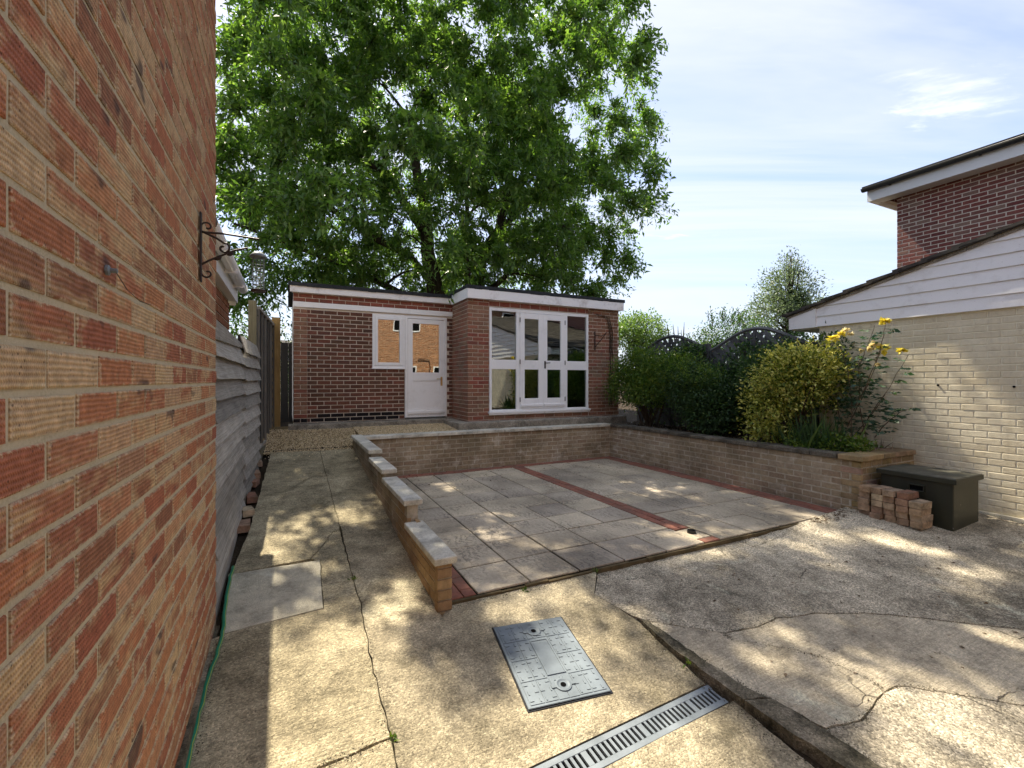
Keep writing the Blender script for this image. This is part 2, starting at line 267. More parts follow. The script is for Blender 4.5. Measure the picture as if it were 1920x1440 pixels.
MT['grey_wood_v'] = wood('weathered_grey_batten', (.27, .25, .21), (.11, .10, .085), 2)
MT['dark_wood'] = wood('dark_fence_wood', (.085, .085, .082), (.03, .03, .03), 1)
MT['new_wood'] = wood('treated_post_wood', (.46, .32, .13), (.27, .17, .06), 2)
MT['old_post'] = wood('mossy_post_wood', (.23, .215, .14), (.11, .10, .065), 2)
MT['trellis'] = wood('trellis_grey_wood', (.17, .17, .165), (.07, .072, .072), 2)
def glass():
    m = M('window_glass'); lw = m.n('ShaderNodeFresnel', {'IOR': 1.5}).outputs[0]
    f = m.ma('ADD', m.ma('MULTIPLY', lw, .9), .30)
    wob = m.bump(m.noise(m.pos, 2.2, 2), .05, .02)
    g = m.n('ShaderNodeBsdfGlossy', {'Color': (.92, .95, .93), 'Roughness': .0, 'Normal': wob}).outputs[0]; t = m.n('ShaderNodeBsdfTransparent', {'Color': (.55, .6, .57)}).outputs[0]
    m.shade(m.n('ShaderNodeMixShader', {0: f, 1: t, 2: g}).outputs[0]); return m.m
MT['glass'] = glass()
MT['plaster'] = plain('room_plaster', (.33, .34, .31), None, 2, .9)
MT['floorboard'] = plain('room_floor', (.12, .10, .08), None, 3, .6)
def gravelm():
    m = M('pea_gravel'); r = m.rnd()
    col = m.ramp(r, [(0, (.58, .44, .23)), (.2, (.74, .60, .36)), (.4, (.46, .33, .18)), (.6, (.8, .69, .47)), (.8, (.62, .47, .25)), (1, (.30, .23, .15))])
    return m.out(col, .7, None, .35)
MT['gravel'] = gravelm()
MT['gravel_bed'] = plain('gravel_bed', (.34, .25, .13), (.11, .08, .04), 40, .95, .1, bump=1, bscale=70, bd=.02)
def leafm(name, stops, trans, tcol, rough=.5, spec=.35):
    m = M(name); r = m.rnd(); col = m.ramp(r, stops)
    p = m.n('ShaderNodeBsdfPrincipled', {'Base Color': col, 'Roughness': rough, 'Specular IOR Level': spec}).outputs[0]
    tl = m.n('ShaderNodeBsdfTranslucent', {'Color': m.mix(1, col, tcol, 'MULTIPLY')}).outputs[0]
    m.shade(m.n('ShaderNodeMixShader', {0: trans, 1: p, 2: tl}).outputs[0]); return m.m
MT['leaf_tree'] = leafm('lance_leaf', [(0, (.045, .098, .026)), (.35, (.078, .15, .036)), (.75, (.12, .20, .052)), (1, (.17, .25, .07))], .45, (2.1, 2.25, .85), .42, .45)
MT['leaf_dark'] = leafm('dark_shrub_leaf', [(0, (0.024, 0.054, 0.024)), (.6, (0.048, 0.093, 0.034)), (1, (0.102, 0.153, 0.043))], .25, (2, 2.4, 1))
MT['leaf_mid'] = leafm('green_shrub_leaf', [(0, (0.045, 0.090, 0.018)), (.5, (0.090, 0.158, 0.027)), (1, (0.210, 0.255, 0.045))], .3, (2, 2.3, 1))
MT['leaf_gold'] = leafm('golden_variegated_leaf', [(0, (.10, .16, .025)), (.3, (.24, .28, .045)), (.62, (.52, .50, .10)), (1, (.72, .68, .24))], .3, (1.4, 1.4, .9))
MT['leaf_grey'] = leafm('silver_green_leaf', [(0, (.07, .10, .055)), (.5, (.13, .17, .10)), (1, (.24, .28, .19))], .3, (1.6, 1.8, 1.1))
MT['leaf_pale'] = leafm('pale_green_leaf', [(0, (.07, .12, .03)), (.5, (.12, .18, .05)), (1, (.20, .26, .09))], .35, (1.7, 2, 1))
MT['leaf_rose'] = leafm('rose_leaf', [(0, (0.031, 0.070, 0.042)), (.6, (0.049, 0.098, 0.056)), (1, (0.084, 0.126, 0.070))], .2, (1.6, 2, 1))
MT['petal'] = leafm('yellow_petal', [(0, (.78, .62, .04)), (.6, (.85, .74, .08)), (1, (.86, .8, .28))], .35, (1.15, 1.15, 1))
MT['petal_pale'] = leafm('faded_cream_petal', [(0, (.72, .58, .30)), (1, (.8, .72, .45))], .35, (1.2, 1.2, 1))
MT['litter'] = leafm('dry_leaf_litter', [(0, (.10, .06, .03)), (.6, (.18, .12, .06)), (1, (.35, .28, .2))], .1, (1, 1, 1))
def bark(name, a, b):
    m = M(name); g = m.noise(m.mp(m.pos, (9, 9, 1.6)), 2.2, 6, .7, .4); return m.out(m.ramp(g, [(.35, b), (.65, a)]), .95, m.bump(g, .9, .04), .1)
MT['bark'] = bark('tree_bark', (.085, .065, .045), (.025, .019, .014))
MT['stem'] = bark('shrub_stem', (.10, .075, .05), (.04, .03, .02))
MT['rose_stem'] = plain('rose_cane', (.13, .075, .045), (.07, .06, .03), 20, .6)
MT['tile'] = brickmat('grey_brown_roof_tile', [(0, (.10, .085, .07)), (.5, (.13, .11, .09)), (1, (.085, .075, .065))], stain=((.20, .19, .15), 4, .5))
MT['dark_tile'] = brickmat('dark_roof_tile', [(0, (.045, .04, .036)), (1, (.065, .056, .05))], stain=((.14, .13, .10), 5, .45))
def boxgreen():
    m = M('drab_green_paint'); col = m.ramp(m.noise(m.pos, 3.5, 6, .65), [(.3, (.018, .019, .012)), (.7, (.034, .036, .021))])
    ch = m.mr(m.noise(m.pos, 26, 5, .7), .70, .73); col = m.mix(ch, col, (.34, .34, .32)); return m.out(col, .5, m.bump(m.noise(m.pos, 45, 4), .25, .004), .4)
MT['box_green'] = boxgreen()
def boxtop():
    m = M('worn_green_paint'); col = m.ramp(m.noise(m.pos, 6, 7, .7), [(.32, (.05, .05, .036)), (.6, (.105, .10, .075)), (.75, (.30, .29, .25))]); return m.out(col, .75, m.bump(m.noise(m.pos, 45, 4), .35, .004), .3)
MT['box_top'] = boxtop()
# ---------------------------------------------------------------- mesh helpers
def link(o, parent=None):
    COL.objects.link(o)
    if parent is not None:
        o.parent = parent; o.matrix_parent_inverse = Matrix.Translation(-parent.location) if parent.type == 'EMPTY' else Matrix()
    return o
def tag(o, label=None, cat=None, group=None, kind=None):
    if label: o['label'] = label
    if cat: o['category'] = cat
    if group: o['group'] = group
    if kind: o['kind'] = kind
    return o
def thing(name, loc, label=None, cat=None, group=None, kind=None):
    o = bpy.data.objects.new(name, None); o.location = loc; o.empty_display_size = .1; COL.objects.link(o)
    return tag(o, label, cat, group, kind)
class MB:
    def __init__(s): s.v = []; s.f = []
    def add(s, vs, fs):
        b = len(s.v); s.v += [tuple(v) for v in vs]; s.f += [tuple(i + b for i in f) for f in fs]; return s
    def box(s, x0, x1, y0, y1, z0, z1, mx=None):
        vs = [Vector(p) for p in ((x0, y0, z0), (x1, y0, z0), (x1, y1, z0), (x0, y1, z0), (x0, y0, z1), (x1, y0, z1), (x1, y1, z1), (x0, y1, z1))]
        if mx is not None: vs = [mx @ v for v in vs]
        return s.add(vs, [(0, 3, 2, 1), (4, 5, 6, 7), (0, 1, 5, 4), (1, 2, 6, 5), (2, 3, 7, 6), (3, 0, 4, 7)])
    def extr(s, pts, vec):
        n = len(pts); pts = [Vector(p) for p in pts]; vec = Vector(vec)
        nn = Vector((0, 0, 0))
        for i in range(n): nn += pts[i].cross(pts[(i + 1) % n])
        if nn.dot(vec) > 0: pts = pts[::-1]
        return s.add(pts + [p + vec for p in pts], [tuple(range(n)), tuple(range(2 * n - 1, n - 1, -1))] + [(i, i + n, (i + 1) % n + n, (i + 1) % n) for i in range(n)])
    def tube(s, pts, r, n=6, cap=True):
        pts = [Vector(p) for p in pts]; k = len(pts); rs = r if isinstance(r, (list, tuple)) else [r] * k
        rings = []; up = Vector((0, 0, 1)); prev = None
        for i in range(k):
            d = (pts[min(i + 1, k - 1)] - pts[max(i - 1, 0)]); d = d.normalized() if d.length > 1e-9 else up
            a = prev if prev is not None else (up if abs(d.z) < .9 else Vector((1, 0, 0)))
            a = (a - d * a.dot(d)); a = a.normalized() if a.length > 1e-6 else d.orthogonal().normalized(); prev = a; b = d.cross(a)
            rings.append([pts[i] + (a * math.cos(2 * math.pi * j / n) + b * math.sin(2 * math.pi * j / n)) * rs[i] for j in range(n)])
        fs = []
        for i in range(k - 1):
            for j in range(n): fs.append((i * n + j, i * n + (j + 1) % n, (i + 1) * n + (j + 1) % n, (i + 1) * n + j))
        if cap: fs += [tuple(range(n - 1, -1, -1)), tuple((k - 1) * n + j for j in range(n))]
        return s.add([p for q in rings for p in q], fs)
    def lathe(s, c, prof, n=16, mx=None):
        c = Vector(c); vs = []
        for (r, z) in prof:
            for j in range(n): vs.append(Vector((r * math.cos(2 * math.pi * j / n), r * math.sin(2 * math.pi * j / n), z)))
        vs = [(mx @ v if mx is not None else v) + c for v in vs]; k = len(prof)
        return s.add(vs, [(i * n + j, i * n + (j + 1) % n, (i + 1) * n + (j + 1) % n, (i + 1) * n + j) for i in range(k - 1) for j in range(n)])
    def build(s, name, mat, parent=None, smooth=False, bevel=0, seg=1):
        me = bpy.data.meshes.new(name); me.from_pydata(s.v, [], s.f); me.materials.append(mat if not isinstance(mat, str) else MT[mat])
        if smooth: me.polygons.foreach_set('use_smooth', [True] * len(me.polygons))
        me.update(); o = link(bpy.data.objects.new(name, me), parent)
        if bevel: b = o.modifiers.new('bevel', 'BEVEL'); b.width = bevel; b.segments = seg; b.limit_method = 'ANGLE'
        return o
def bx(name, mat, parent, *c, bevel=0, mx=None, seg=1): return MB().box(*c, mx=mx).build(name, mat, parent, bevel=bevel, seg=seg)
def np_obj(name, V, F, mat, parent=None, smooth=False):
    me = bpy.data.meshes.new(name); V = np.ascontiguousarray(V, dtype=np.float32); F = np.ascontiguousarray(F, dtype=np.int32); k = F.shape[1]
    me.vertices.add(len(V)); me.vertices.foreach_set('co', V.ravel()); me.loops.add(F.size); me.loops.foreach_set('vertex_index', F.ravel())
    me.polygons.add(len(F)); me.polygons.foreach_set('loop_start', np.arange(len(F), dtype=np.int32) * k)
    if smooth: me.polygons.foreach_set('use_smooth', np.ones(len(F), dtype=bool))
    me.update(calc_edges=True); me.validate(); me.materials.append(MT[mat]); return link(bpy.data.objects.new(name, me), parent)
def unit(a): return a / np.maximum(1e-9, np.linalg.norm(a, axis=1, keepdims=True))
def leaves(name, P, D, L, W, mat, parent=None, fold=.12):
    P = np.asarray(P, float); D = unit(np.asarray(D, float)); n = len(P); L = np.broadcast_to(np.asarray(L, float), (n,)).reshape(n, 1)
    up = unit(NR.normal(0, .55, (n, 3)) + np.array([0, 0, 1.])); S = unit(np.cross(D, up)); N = np.cross(S, D)
    a = P; b = P + D * L * .42 + S * L * W * .5 + N * L * fold; c = P + D * L - N * L * fold * .8; d = P + D * L * .42 - S * L * W * .5 + N * L * fold
    V = np.stack([a, b, c, d], 1).reshape(-1, 3); return np_obj(name, V, np.arange(4 * n).reshape(n, 4), mat, parent)
# ---------------------------------------------------------------- bricks
_bm = {}
def brick_mesh(L, H, mat, var, depth=.03, bev=.004, out=.007):
    key = (round(L, 3), round(H, 3), mat, var, depth, out)
    if key in _bm: return _bm[key]
    rr = random.Random(var * 91 + int(L * 1000)); j = lambda a: rr.uniform(-a, a)
    def rect(y, ins, ja): return [Vector((sx * (L / 2 - ins) + j(ja), y + j(min(ja * .6, out * .25)), sz * (H / 2 - ins) + j(ja))) for sx, sz in ((-1, -1), (1, -1), (1, 1), (-1, 1))]
    b, o, f = rect(depth, 0, 0), rect(-out + min(bev, out * .8), .0005, .0008), rect(-out, bev, .0016)
    fs = [(8, 9, 10, 11)] + [(i + 4, (i + 1) % 4 + 4, (i + 1) % 4 + 8, i + 8) for i in range(4)] + [(i, (i + 1) % 4, (i + 1) % 4 + 4, i + 4) for i in range(4)]
    me = bpy.data.meshes.new('brick'); me.from_pydata([tuple(v) for v in b + o + f], [], fs); me.materials.append(MT[mat]); me.update(); _bm[key] = me; return me
def brickwork(parent, org, face, length, z0, z1, mat, bw=.225, bh=.075, joint=.010, holes=(), limit=300, off=0., name='brick', zjit=0., pick=None, header=False, out=.007, zstep=None):
    """courses of single bricks; org = start corner (x,y); face: '-Y' '+X' '-X'; u runs +X, +Y, -Y"""
    ang = {'-Y': 0, '+X': rad(90), '-X': rad(-90), '+Y': rad(180)}[face]; rot = Matrix.Rotation(ang, 4, 'Z'); items = []
    ncs = int(round((z1 - z0) / bh))
    for c in range(ncs):
        za_, zb_ = z0 + c * bh, z0 + (c + 1) * bh; zc = (za_ + zb_) / 2
        step = bw / 2 if (header and c % 2) else bw
        u = -((c % 2) * bw / 2 + off) if not header else -((c % 2) * bw / 4 + off)
        while u < length:
            a, b = max(0, u + joint / 2), min(length, u + step - joint / 2); segs = [(a, b)]
            for (h0, h1, k0, k1) in holes:
                if zb_ - .02 > k0 and za_ + .02 < k1:
                    ns = []
                    for (p, q) in segs:
                        if q <= h0 or p >= h1: ns.append((p, q)); continue
                        if p < h0: ns.append((p, h0 - .004))
                        if q > h1: ns.append((h1 + .004, q))
                    segs = ns
            for (p, q) in segs:
                if q - p > .035: items.append((p, q, zc))
            u += step
    ob = []
    for (p, q, zc) in items:
        loc = Vector((org[0], org[1], 0)) + rot @ Vector(((p + q) / 2, 0, 0)); loc.z = zc
        pr = proj(loc); sc = 0
        if pr and -60 < pr[0] < 1980 and -60 < pr[1] < 1500: sc = (q - p) * bh / pr[2] ** 2
        ob.append((sc, p, q, loc))
    order = sorted(range(len(ob)), key=lambda i: -ob[i][0]); rest = MB()
    for rank, i in enumerate(order):
        sc, p, q, loc = ob[i]
        if pick and pick(loc) is None: continue
        mm = pick(loc) if pick else mat
        Lq = round((q - p) / .006) * .006 if q - p < bw - joint - .004 else q - p
        me = brick_mesh(Lq, bh - joint, mm, R.randrange(5), out=out)
        mx = Matrix.Translation(loc) @ rot @ Matrix.Rotation(R.uniform(-.006, .006), 4, 'Y') @ Matrix.Translation((0, R.uniform(-.2, .3) * out, R.uniform(-zjit, zjit)))
        if rank < limit and sc > 0:
            o = bpy.data.objects.new(name, me); o.matrix_basis = mx; link(o, parent)
        else:
            rest.add([mx @ v.co for v in me.vertices], [tuple(f.vertices) for f in me.polygons])
    if rest.v:
        o = rest.build('far_' + name + 'work', mat, parent); o['kind'] = 'stuff'
    return items
def loose_brick(loc, rz, label, group, mat='stack_brick', size=(.215, .1025, .065), seed=0, tilt=(0, 0)):
    rr = random.Random(seed); bm = bmesh.new(); bmesh.ops.create_cube(bm, size=1)
    for v in bm.verts: v.co = Vector((v.co.x * size[0], v.co.y * size[1], v.co.z * size[2] + size[2] / 2))
    bmesh.ops.bevel(bm, geom=bm.edges[:], offset=.003, segments=1, affect='EDGES')
    for v in bm.verts: v.co += Vector((rr.uniform(-1, 1), rr.uniform(-1, 1), rr.uniform(-1, 1) * .5)) * .0035
    me = bpy.data.meshes.new('loose_brick'); bm.to_mesh(me); bm.free(); me.materials.append(MT[mat])
    o = bpy.data.objects.new('loose_brick', me); COL.objects.link(o); o.location = loc; o.rotation_euler = (tilt[0], tilt[1], rz); return tag(o, label, 'brick', group)
# ================================================================= THE SETTING
# ---- ground sheet with the steps hidden behind the retaining walls
def ground_z(X, Y):
    if Y > 7.45 or (X > 5.95 and Y > 2.95): z = .50
    elif 1.0 < X < 5.9 and Y > 3.02: z = -.09
    elif X < 2.15: z = za(X, max(Y, -4)) - .055
    else: z = zb(X, max(Y, -4)) - .055
    return z
def grid_obj(name, xs, ys, fz, mat, kind):
    V = [(x, y, fz(x, y)) for y in ys for x in xs]; n = len(xs)
    F = [(j * n + i, j * n + i + 1, (j + 1) * n + i + 1, (j + 1) * n + i) for j in range(len(ys) - 1) for i in range(n - 1)]
    o = MB().add(V, F).build(name, mat); return tag(o, kind=kind)
xs = [-900, -200, -40, -8, -3, -1, -.45, 0, .5, .99, 1.01, 1.5, 2.14, 2.16, 3, 4, 4.5, 5, 5.5, 5.88, 5.92, 5.96, 6.2, 6.5, 7, 8, 12, 40, 200, 900]
ys = [-900, -200, -40, -10, -4, -2, 0, .5, 1, 1.5, 2, 2.5, 2.9, 2.94, 2.96, 3.01, 3.03, 3.5, 4.5, 5.5, 6.5, 7.3, 7.42, 7.44, 7.46, 8, 9, 12, 40, 200, 900]
grid_obj('ground', xs, ys, ground_z, 'soil', 'structure')
# ---- slabs
def slab(name, pts, fz, mat, parent, gap=.006, jag=.0, dz=0., thick=.045, seg=.05, fixed=()):
    poly = []
    n = len(pts)
    for i in range(n):
        a, b = Vector((*pts[i], 0)), Vector((*pts[(i + 1) % n], 0)); k = max(1, int((b - a).length / seg))
        if (i in fixed): k = 1
        for t in range(k):
            p = a.lerp(b, t / k)
            if jag and not (i in fixed or (t == 0 and (i - 1) % n in fixed)):
                q = Vector((p.x * 9, p.y * 9, 1.7)); p = p + Vector((noise.noise(q), noise.noise(q + Vector((5, 9, 2))), 0)) * jag + Vector((noise.noise(q * 4), noise.noise(q * 4 + Vector((3, 1, 2))), 0)) * jag * .4
            poly.append(p)
    ar = sum(poly[i].x * poly[(i + 1) % len(poly)].y - poly[(i + 1) % len(poly)].x * poly[i].y for i in range(len(poly)))
    if ar < 0: poly = poly[::-1]
    m = len(poly); ins = []
    for i in range(m):
        d1 = (poly[i] - poly[i - 1]).normalized(); d2 = (poly[(i + 1) % m] - poly[i]).normalized(); nn = Vector((-(d1.y + d2.y), d1.x + d2.x, 0))
        nn = nn.normalized() if nn.length > 1e-4 else Vector((0, 0, 0))
        g = gap / 2 * (1 + .9 * noise.noise(poly[i] * 14)); ins.append(poly[i] + nn * max(.0004, g))
    bm = bmesh.new(); bm.faces.new([bm.verts.new(p) for p in ins])
    x0, x1 = min(p.x for p in ins), max(p.x for p in ins); y0, y1 = min(p.y for p in ins), max(p.y for p in ins)
    for ax, lo, hi in ((0, x0, x1), (1, y0, y1)):
        c = math.ceil(lo / .4) * .4
        while c < hi:
            no = (1, 0, 0) if ax == 0 else (0, 1, 0); cp = (c, 0, 0) if ax == 0 else (0, c, 0)
            bmesh.ops.bisect_plane(bm, geom=bm.verts[:] + bm.edges[:] + bm.faces[:], plane_co=cp, plane_no=no); c += .4
    bmesh.ops.triangulate(bm, faces=bm.faces[:])
    for v in bm.verts: v.co.z = fz(v.co.x, v.co.y) + dz
    be = [e for e in bm.edges if e.is_boundary]
    ex = bmesh.ops.extrude_edge_only(bm, edges=be)['geom']
    for v in ex:
        if isinstance(v, bmesh.types.BMVert): v.co.z -= thick
    bmesh.ops.recalc_face_normals(bm, faces=bm.faces[:])
    me = bpy.data.meshes.new(name); bm.to_mesh(me); bm.free(); me.materials.append(MT[mat]); o = link(bpy.data.objects.new(name, me), parent); return o
path = thing('path', (.3, 4, 0), kind='structure')
J = [onG(x, y) for x, y in ((600, 845), (606, 870), (620, 920), (636, 985), (655, 1060), (676, 1130), (690, 1210), (708, 1290), (733, 1385))]
J.append((J[-1][0] + .01, 1.3)); J.append((J[-1][0], .2))
LE = [onG(x, y) for x, y in ((508, 848), (489, 915), (470, 985), (440, 1060), (428, 1078))]
PA = [onG(428, 1078), onG(600, 1050), onG(606, 1140), onG(415, 1190)]
dc = [onG(583, 1047), onG(612, 1012), onG(624, 997), onG(638, 994)]
jc = onG(663, 1088); pc = onG(604, 1096)
slab('concrete_slab', LE[:1] + J[:4] + [dc[3], dc[2], dc[1], dc[0]] + [(PA[0][0], PA[0][1] + .004)] + LE[1:4][::-1], za, 'path', path, jag=.012, gap=.007)
slab('concrete_slab', [dc[0], dc[1], dc[2], dc[3], J[4], jc, pc, PA[1]], za, 'path', path, jag=.012, dz=-.002)
slab('cement_patch', PA, za, 'patch', path, jag=.006, gap=.003, dz=.003)
fc = [onG(590, 1440), onG(650, 1418), onG(690, 1402)]
slab('concrete_slab', [pc, jc, J[5], J[6], J[7], J[8], fc[2], fc[1], fc[0], (-.41, 1.75), (-.41, 3.2), PA[3], PA[2]], za, 'path', path, jag=.012, gap=.008)
slab('concrete_slab', [fc[0], fc[1], fc[2], J[8], J[9], J[10], (-.41, .2), (-.41, 1.75)], za, 'path', path, jag=.012, gap=.01, dz=-.004)
Rj = onG(607, 876); Rk = onG(668, 874)
slab('concrete_slab', [J[0], J[1], (.92, J[1][1]), (.92, 7.33)], za, 'path', path, jag=.01)
cx_ = onG(690, 1003); J3 = J[3]
slab('concrete_slab', [J[1], J[2], J[3], (J[3][0] + .01, 4.55), (.92, 4.6), (.92, J[1][1])], za, 'path', path, jag=.01, gap=.004)
apr = thing('apron', (1.3, 2, 0), kind='structure')
slab('concrete_slab', [(J[3][0] + .01, 4.55), J[4], J[5], J[6], J[7], J[8], (J[8][0] + .005, 1.735), (2.1, 1.797), (2.115, 2.2), (2.13, 2.36), (2.12, 2.42), (2.05, 2.75), (2.25, 3.0), (2.25, 3.02), (1.0, 3.02), (.92, 2.9), (.92, 4.6)], za, 'apron', apr, jag=.012, gap=.006, fixed=(6,))
slab('concrete_slab', [(J[8][0] + .005, 1.61), (2.14, 1.655), (2.16, 1.0), (2.3, .2), (J[10][0], .2), (J[9][0], 1.3)], za, 'apron', apr, jag=.012, gap=.006, fixed=(0,))
drv = thing('driveway', (4, 2, 0), kind='structure')
g = lambda *p: [onG(x, y, zb) for x, y in p]
KT = g((1215, 1165), (1275, 1207), (1330, 1245), (1400, 1290), (1450, 1315), (1545, 1370), (1650, 1440)); KT.append((2.5, .2))
KB = [(2.13, 2.36), (2.115, 2.2), (2.11, 2.0), (2.12, 1.8), (2.135, 1.6), (2.17, 1.35), (2.2, 1.2), (2.3, .2)]
c1 = g((1135, 1100), (1180, 1088), (1240, 1073), (1323, 1050), (1410, 1025), (1464, 1005), (1529, 976)); c1.append((6.9, 2.75))
c1[0] = (2.25, 3.0)
c2 = g((1215, 1165), (1290, 1176), (1359, 1187), (1385, 1180), (1428, 1173), (1457, 1160), (1536, 1149), (1619, 1149), (1702, 1156), (1790, 1166), (1920, 1180)); c2.append((7.0, 1.25))
c3 = g((1359, 1187), (1372, 1199), (1493, 1218), (1558, 1241), (1637, 1277), (1655, 1297), (1702, 1285), (1782, 1299), (1920, 1323)); c3.append((7.0, .7))
c4 = g((1655, 1297), (1632, 1332), (1615, 1350), (1547, 1366))
slab('concrete_slab', c1 + [(7.0, 2.84), (5.9, 2.84), (5.85, 3.02), (4, 3.02), (2.3, 3.02)], zb, 'drive', drv, jag=.012, gap=.008, dz=-.004)
slab('concrete_slab', c2 + [c1[7]] + c1[1:7][::-1] + [(2.25, 3.0), (2.05, 2.75), (2.12, 2.42)], zb, 'drive', drv, jag=.014, gap=.008)
slab('concrete_slab', c3[:1] + c3[1:] + c2[3:][::-1], zb, 'drive_smooth', drv, jag=.014, gap=.008, dz=-.002)
slab('concrete_slab', [c2[0], c2[1], c3[0]] + c3[1:6] + c4[1:] + KT[1:5][::-1] + [], zb, 'drive_smooth', drv, jag=.013, gap=.008, dz=.001)
slab('concrete_slab', c3[5:] + [(7, .2), (2.5, .2), KT[6], KT[5]] + c4[1:][::-1], zb, 'drive', drv, jag=.013, gap=.009, dz=-.002)
kerb = thing('kerb', (2.25, 1.7, 0), 'mossy broken concrete kerb running towards the slotted drain end', 'kerb')
CRK = [list(v) for v in (c1, c2[:11], c3[:9], c4, J[:9], KT[:7], fc + [J[8]], dc)]
for a, b in ((0, 4), (4, 7)):
    slab('kerb_stone', KB[a:b + 1] + KT[a:b + 1][::-1], zb, 'kerb', kerb, jag=.016, gap=.012, thick=.12, dz=.012)
tag(kerb)
# weeds in the joints
def tuft(P, n, L, mat, parent, spread=.6, W=.18):
    P = np.asarray(P, float); pts = np.repeat(P[None], n, 0) + NR.normal(0, .012, (n, 3)) * [1, 1, .1]
    D = NR.normal(0, spread, (n, 3)) + [0, 0, 1]; return leaves('weed', pts, D, NR.uniform(.5, 1, n) * L, W, mat, parent)
# ---- patio
pat = thing('patio', (3.4, 5, 0), kind='structure')
MB().box(1.02, 5.84, 3.03, 7.33, -.085, -.012).build('patio_bed', 'crack_soil', pat)
def flag(x0, x1, y0, y1, mat='slab', name='paving_slab', g=.004, dz=0, amp=.003):
    bm = bmesh.new(); bmesh.ops.create_cube(bm, size=1)
    for v in bm.verts:
        v.co = Vector(((x0 + x1) / 2 + v.co.x * (x1 - x0 - 2 * g) + R.uniform(-1, 1) * .0015, (y0 + y1) / 2 + v.co.y * (y1 - y0 - 2 * g) + R.uniform(-1, 1) * .0015, -.02 + v.co.z * .04 + dz + (R.uniform(-amp, amp) if v.co.z > 0 else 0)))
    bmesh.ops.bevel(bm, geom=[e for e in bm.edges if min(v.co.z for v in e.verts) > -.02], offset=.004, segments=1, affect='EDGES')
    me = bpy.data.meshes.new(name); bm.to_mesh(me); bm.free(); me.materials.append(MT[mat]); return link(bpy.data.objects.new(name, me), pat)
def zone(xc, rows, merges):
    done = set()
    for j in range(len(rows) - 1):
        for i in range(len(xc) - 1):
            if (i, j) in done: continue
            i2, j2 = i + 1, j + 1
            if (i, j) in merges:
                di, dj = merges[(i, j)]; i2 += di; j2 += dj
            for a in range(i, i2):
                for b in range(j, j2): done.add((a, b))
            o = .0
            flag(xc[i] + R.uniform(-.002, .002), xc[i2] + R.uniform(-.002, .002), rows[j], rows[j2], g=R.uniform(.0055, .009))
rows = [3.03 + .4525 * i for i in range(10)]; rows[-1] = 7.12
zone([1.22, 1.66, 2.11, 2.575, 3.05, 3.535], rows, {(1, 2): (0, 1), (3, 1): (1, 0), (2, 4): (1, 0), (0, 5): (0, 1), (3, 6): (0, 1)})
zone([3.745, 4.2, 4.66, 5.12, 5.57], rows, {(1, 1): (1, 0), (0, 4): (0, 1), (2, 6): (1, 0)})
def pavers(x0, x1, y0, y1, along, nrow):
    w_ = ((y1 - y0) if along == 'x' else (x1 - x0)) / nrow; L = (x1 - x0) if along == 'x' else (y1 - y0)
    for r in range(nrow):
        u = -(r % 2) * .105
        while u < L - .01:
            a, b = max(0, u), min(L, u + .21)
            if b - a > .03:
                q = (x0 + a, x0 + b, y0 + r * w_, y0 + (r + 1) * w_) if along == 'x' else (x0 + r * w_, x0 + (r + 1) * w_, y0 + a, y0 + b)
                flag(*q, mat='paver', name='paver', g=.0035, dz=R.uniform(-.003, .003), amp=.0025)
            u += .21
pavers(3.54, 3.74, 3.42, 7.12, 'y', 2); pavers(1.22, 5.57, 7.125, 7.33, 'x', 2); pavers(5.575, 5.83, 3.03, 7.33, 'y', 3); pavers(1.02, 1.215, 3.03, 7.33, 'y', 2)
flag(3.54, 3.74, 3.03, 3.13, 'paver', 'paver'); flag(3.54, 3.74, 3.14, 3.41, 'slab', 'paving_slab', dz=-.006)
e = MB()
for i in range(24):
    a = 1.0 + i * .2; e.box(a, a + .2, 2.998 + R.uniform(0, .01), 3.028, -.10, -.012 + R.uniform(-.008, .003))
e.build('edge_mortar', 'edge', pat)
ring = thing('drain_pipe', (3.64, 3.29, 0), 'short black plastic drain pipe stub in the red paver strip', 'pipe')
MB().lathe((3.64, 3.29, 0), [(.036, -.03), (.042, -.03), (.042, .022), (.036, .022), (.034, -.028), (.0, -.028)], 20).build('pipe_rim', 'black', ring, smooth=False)
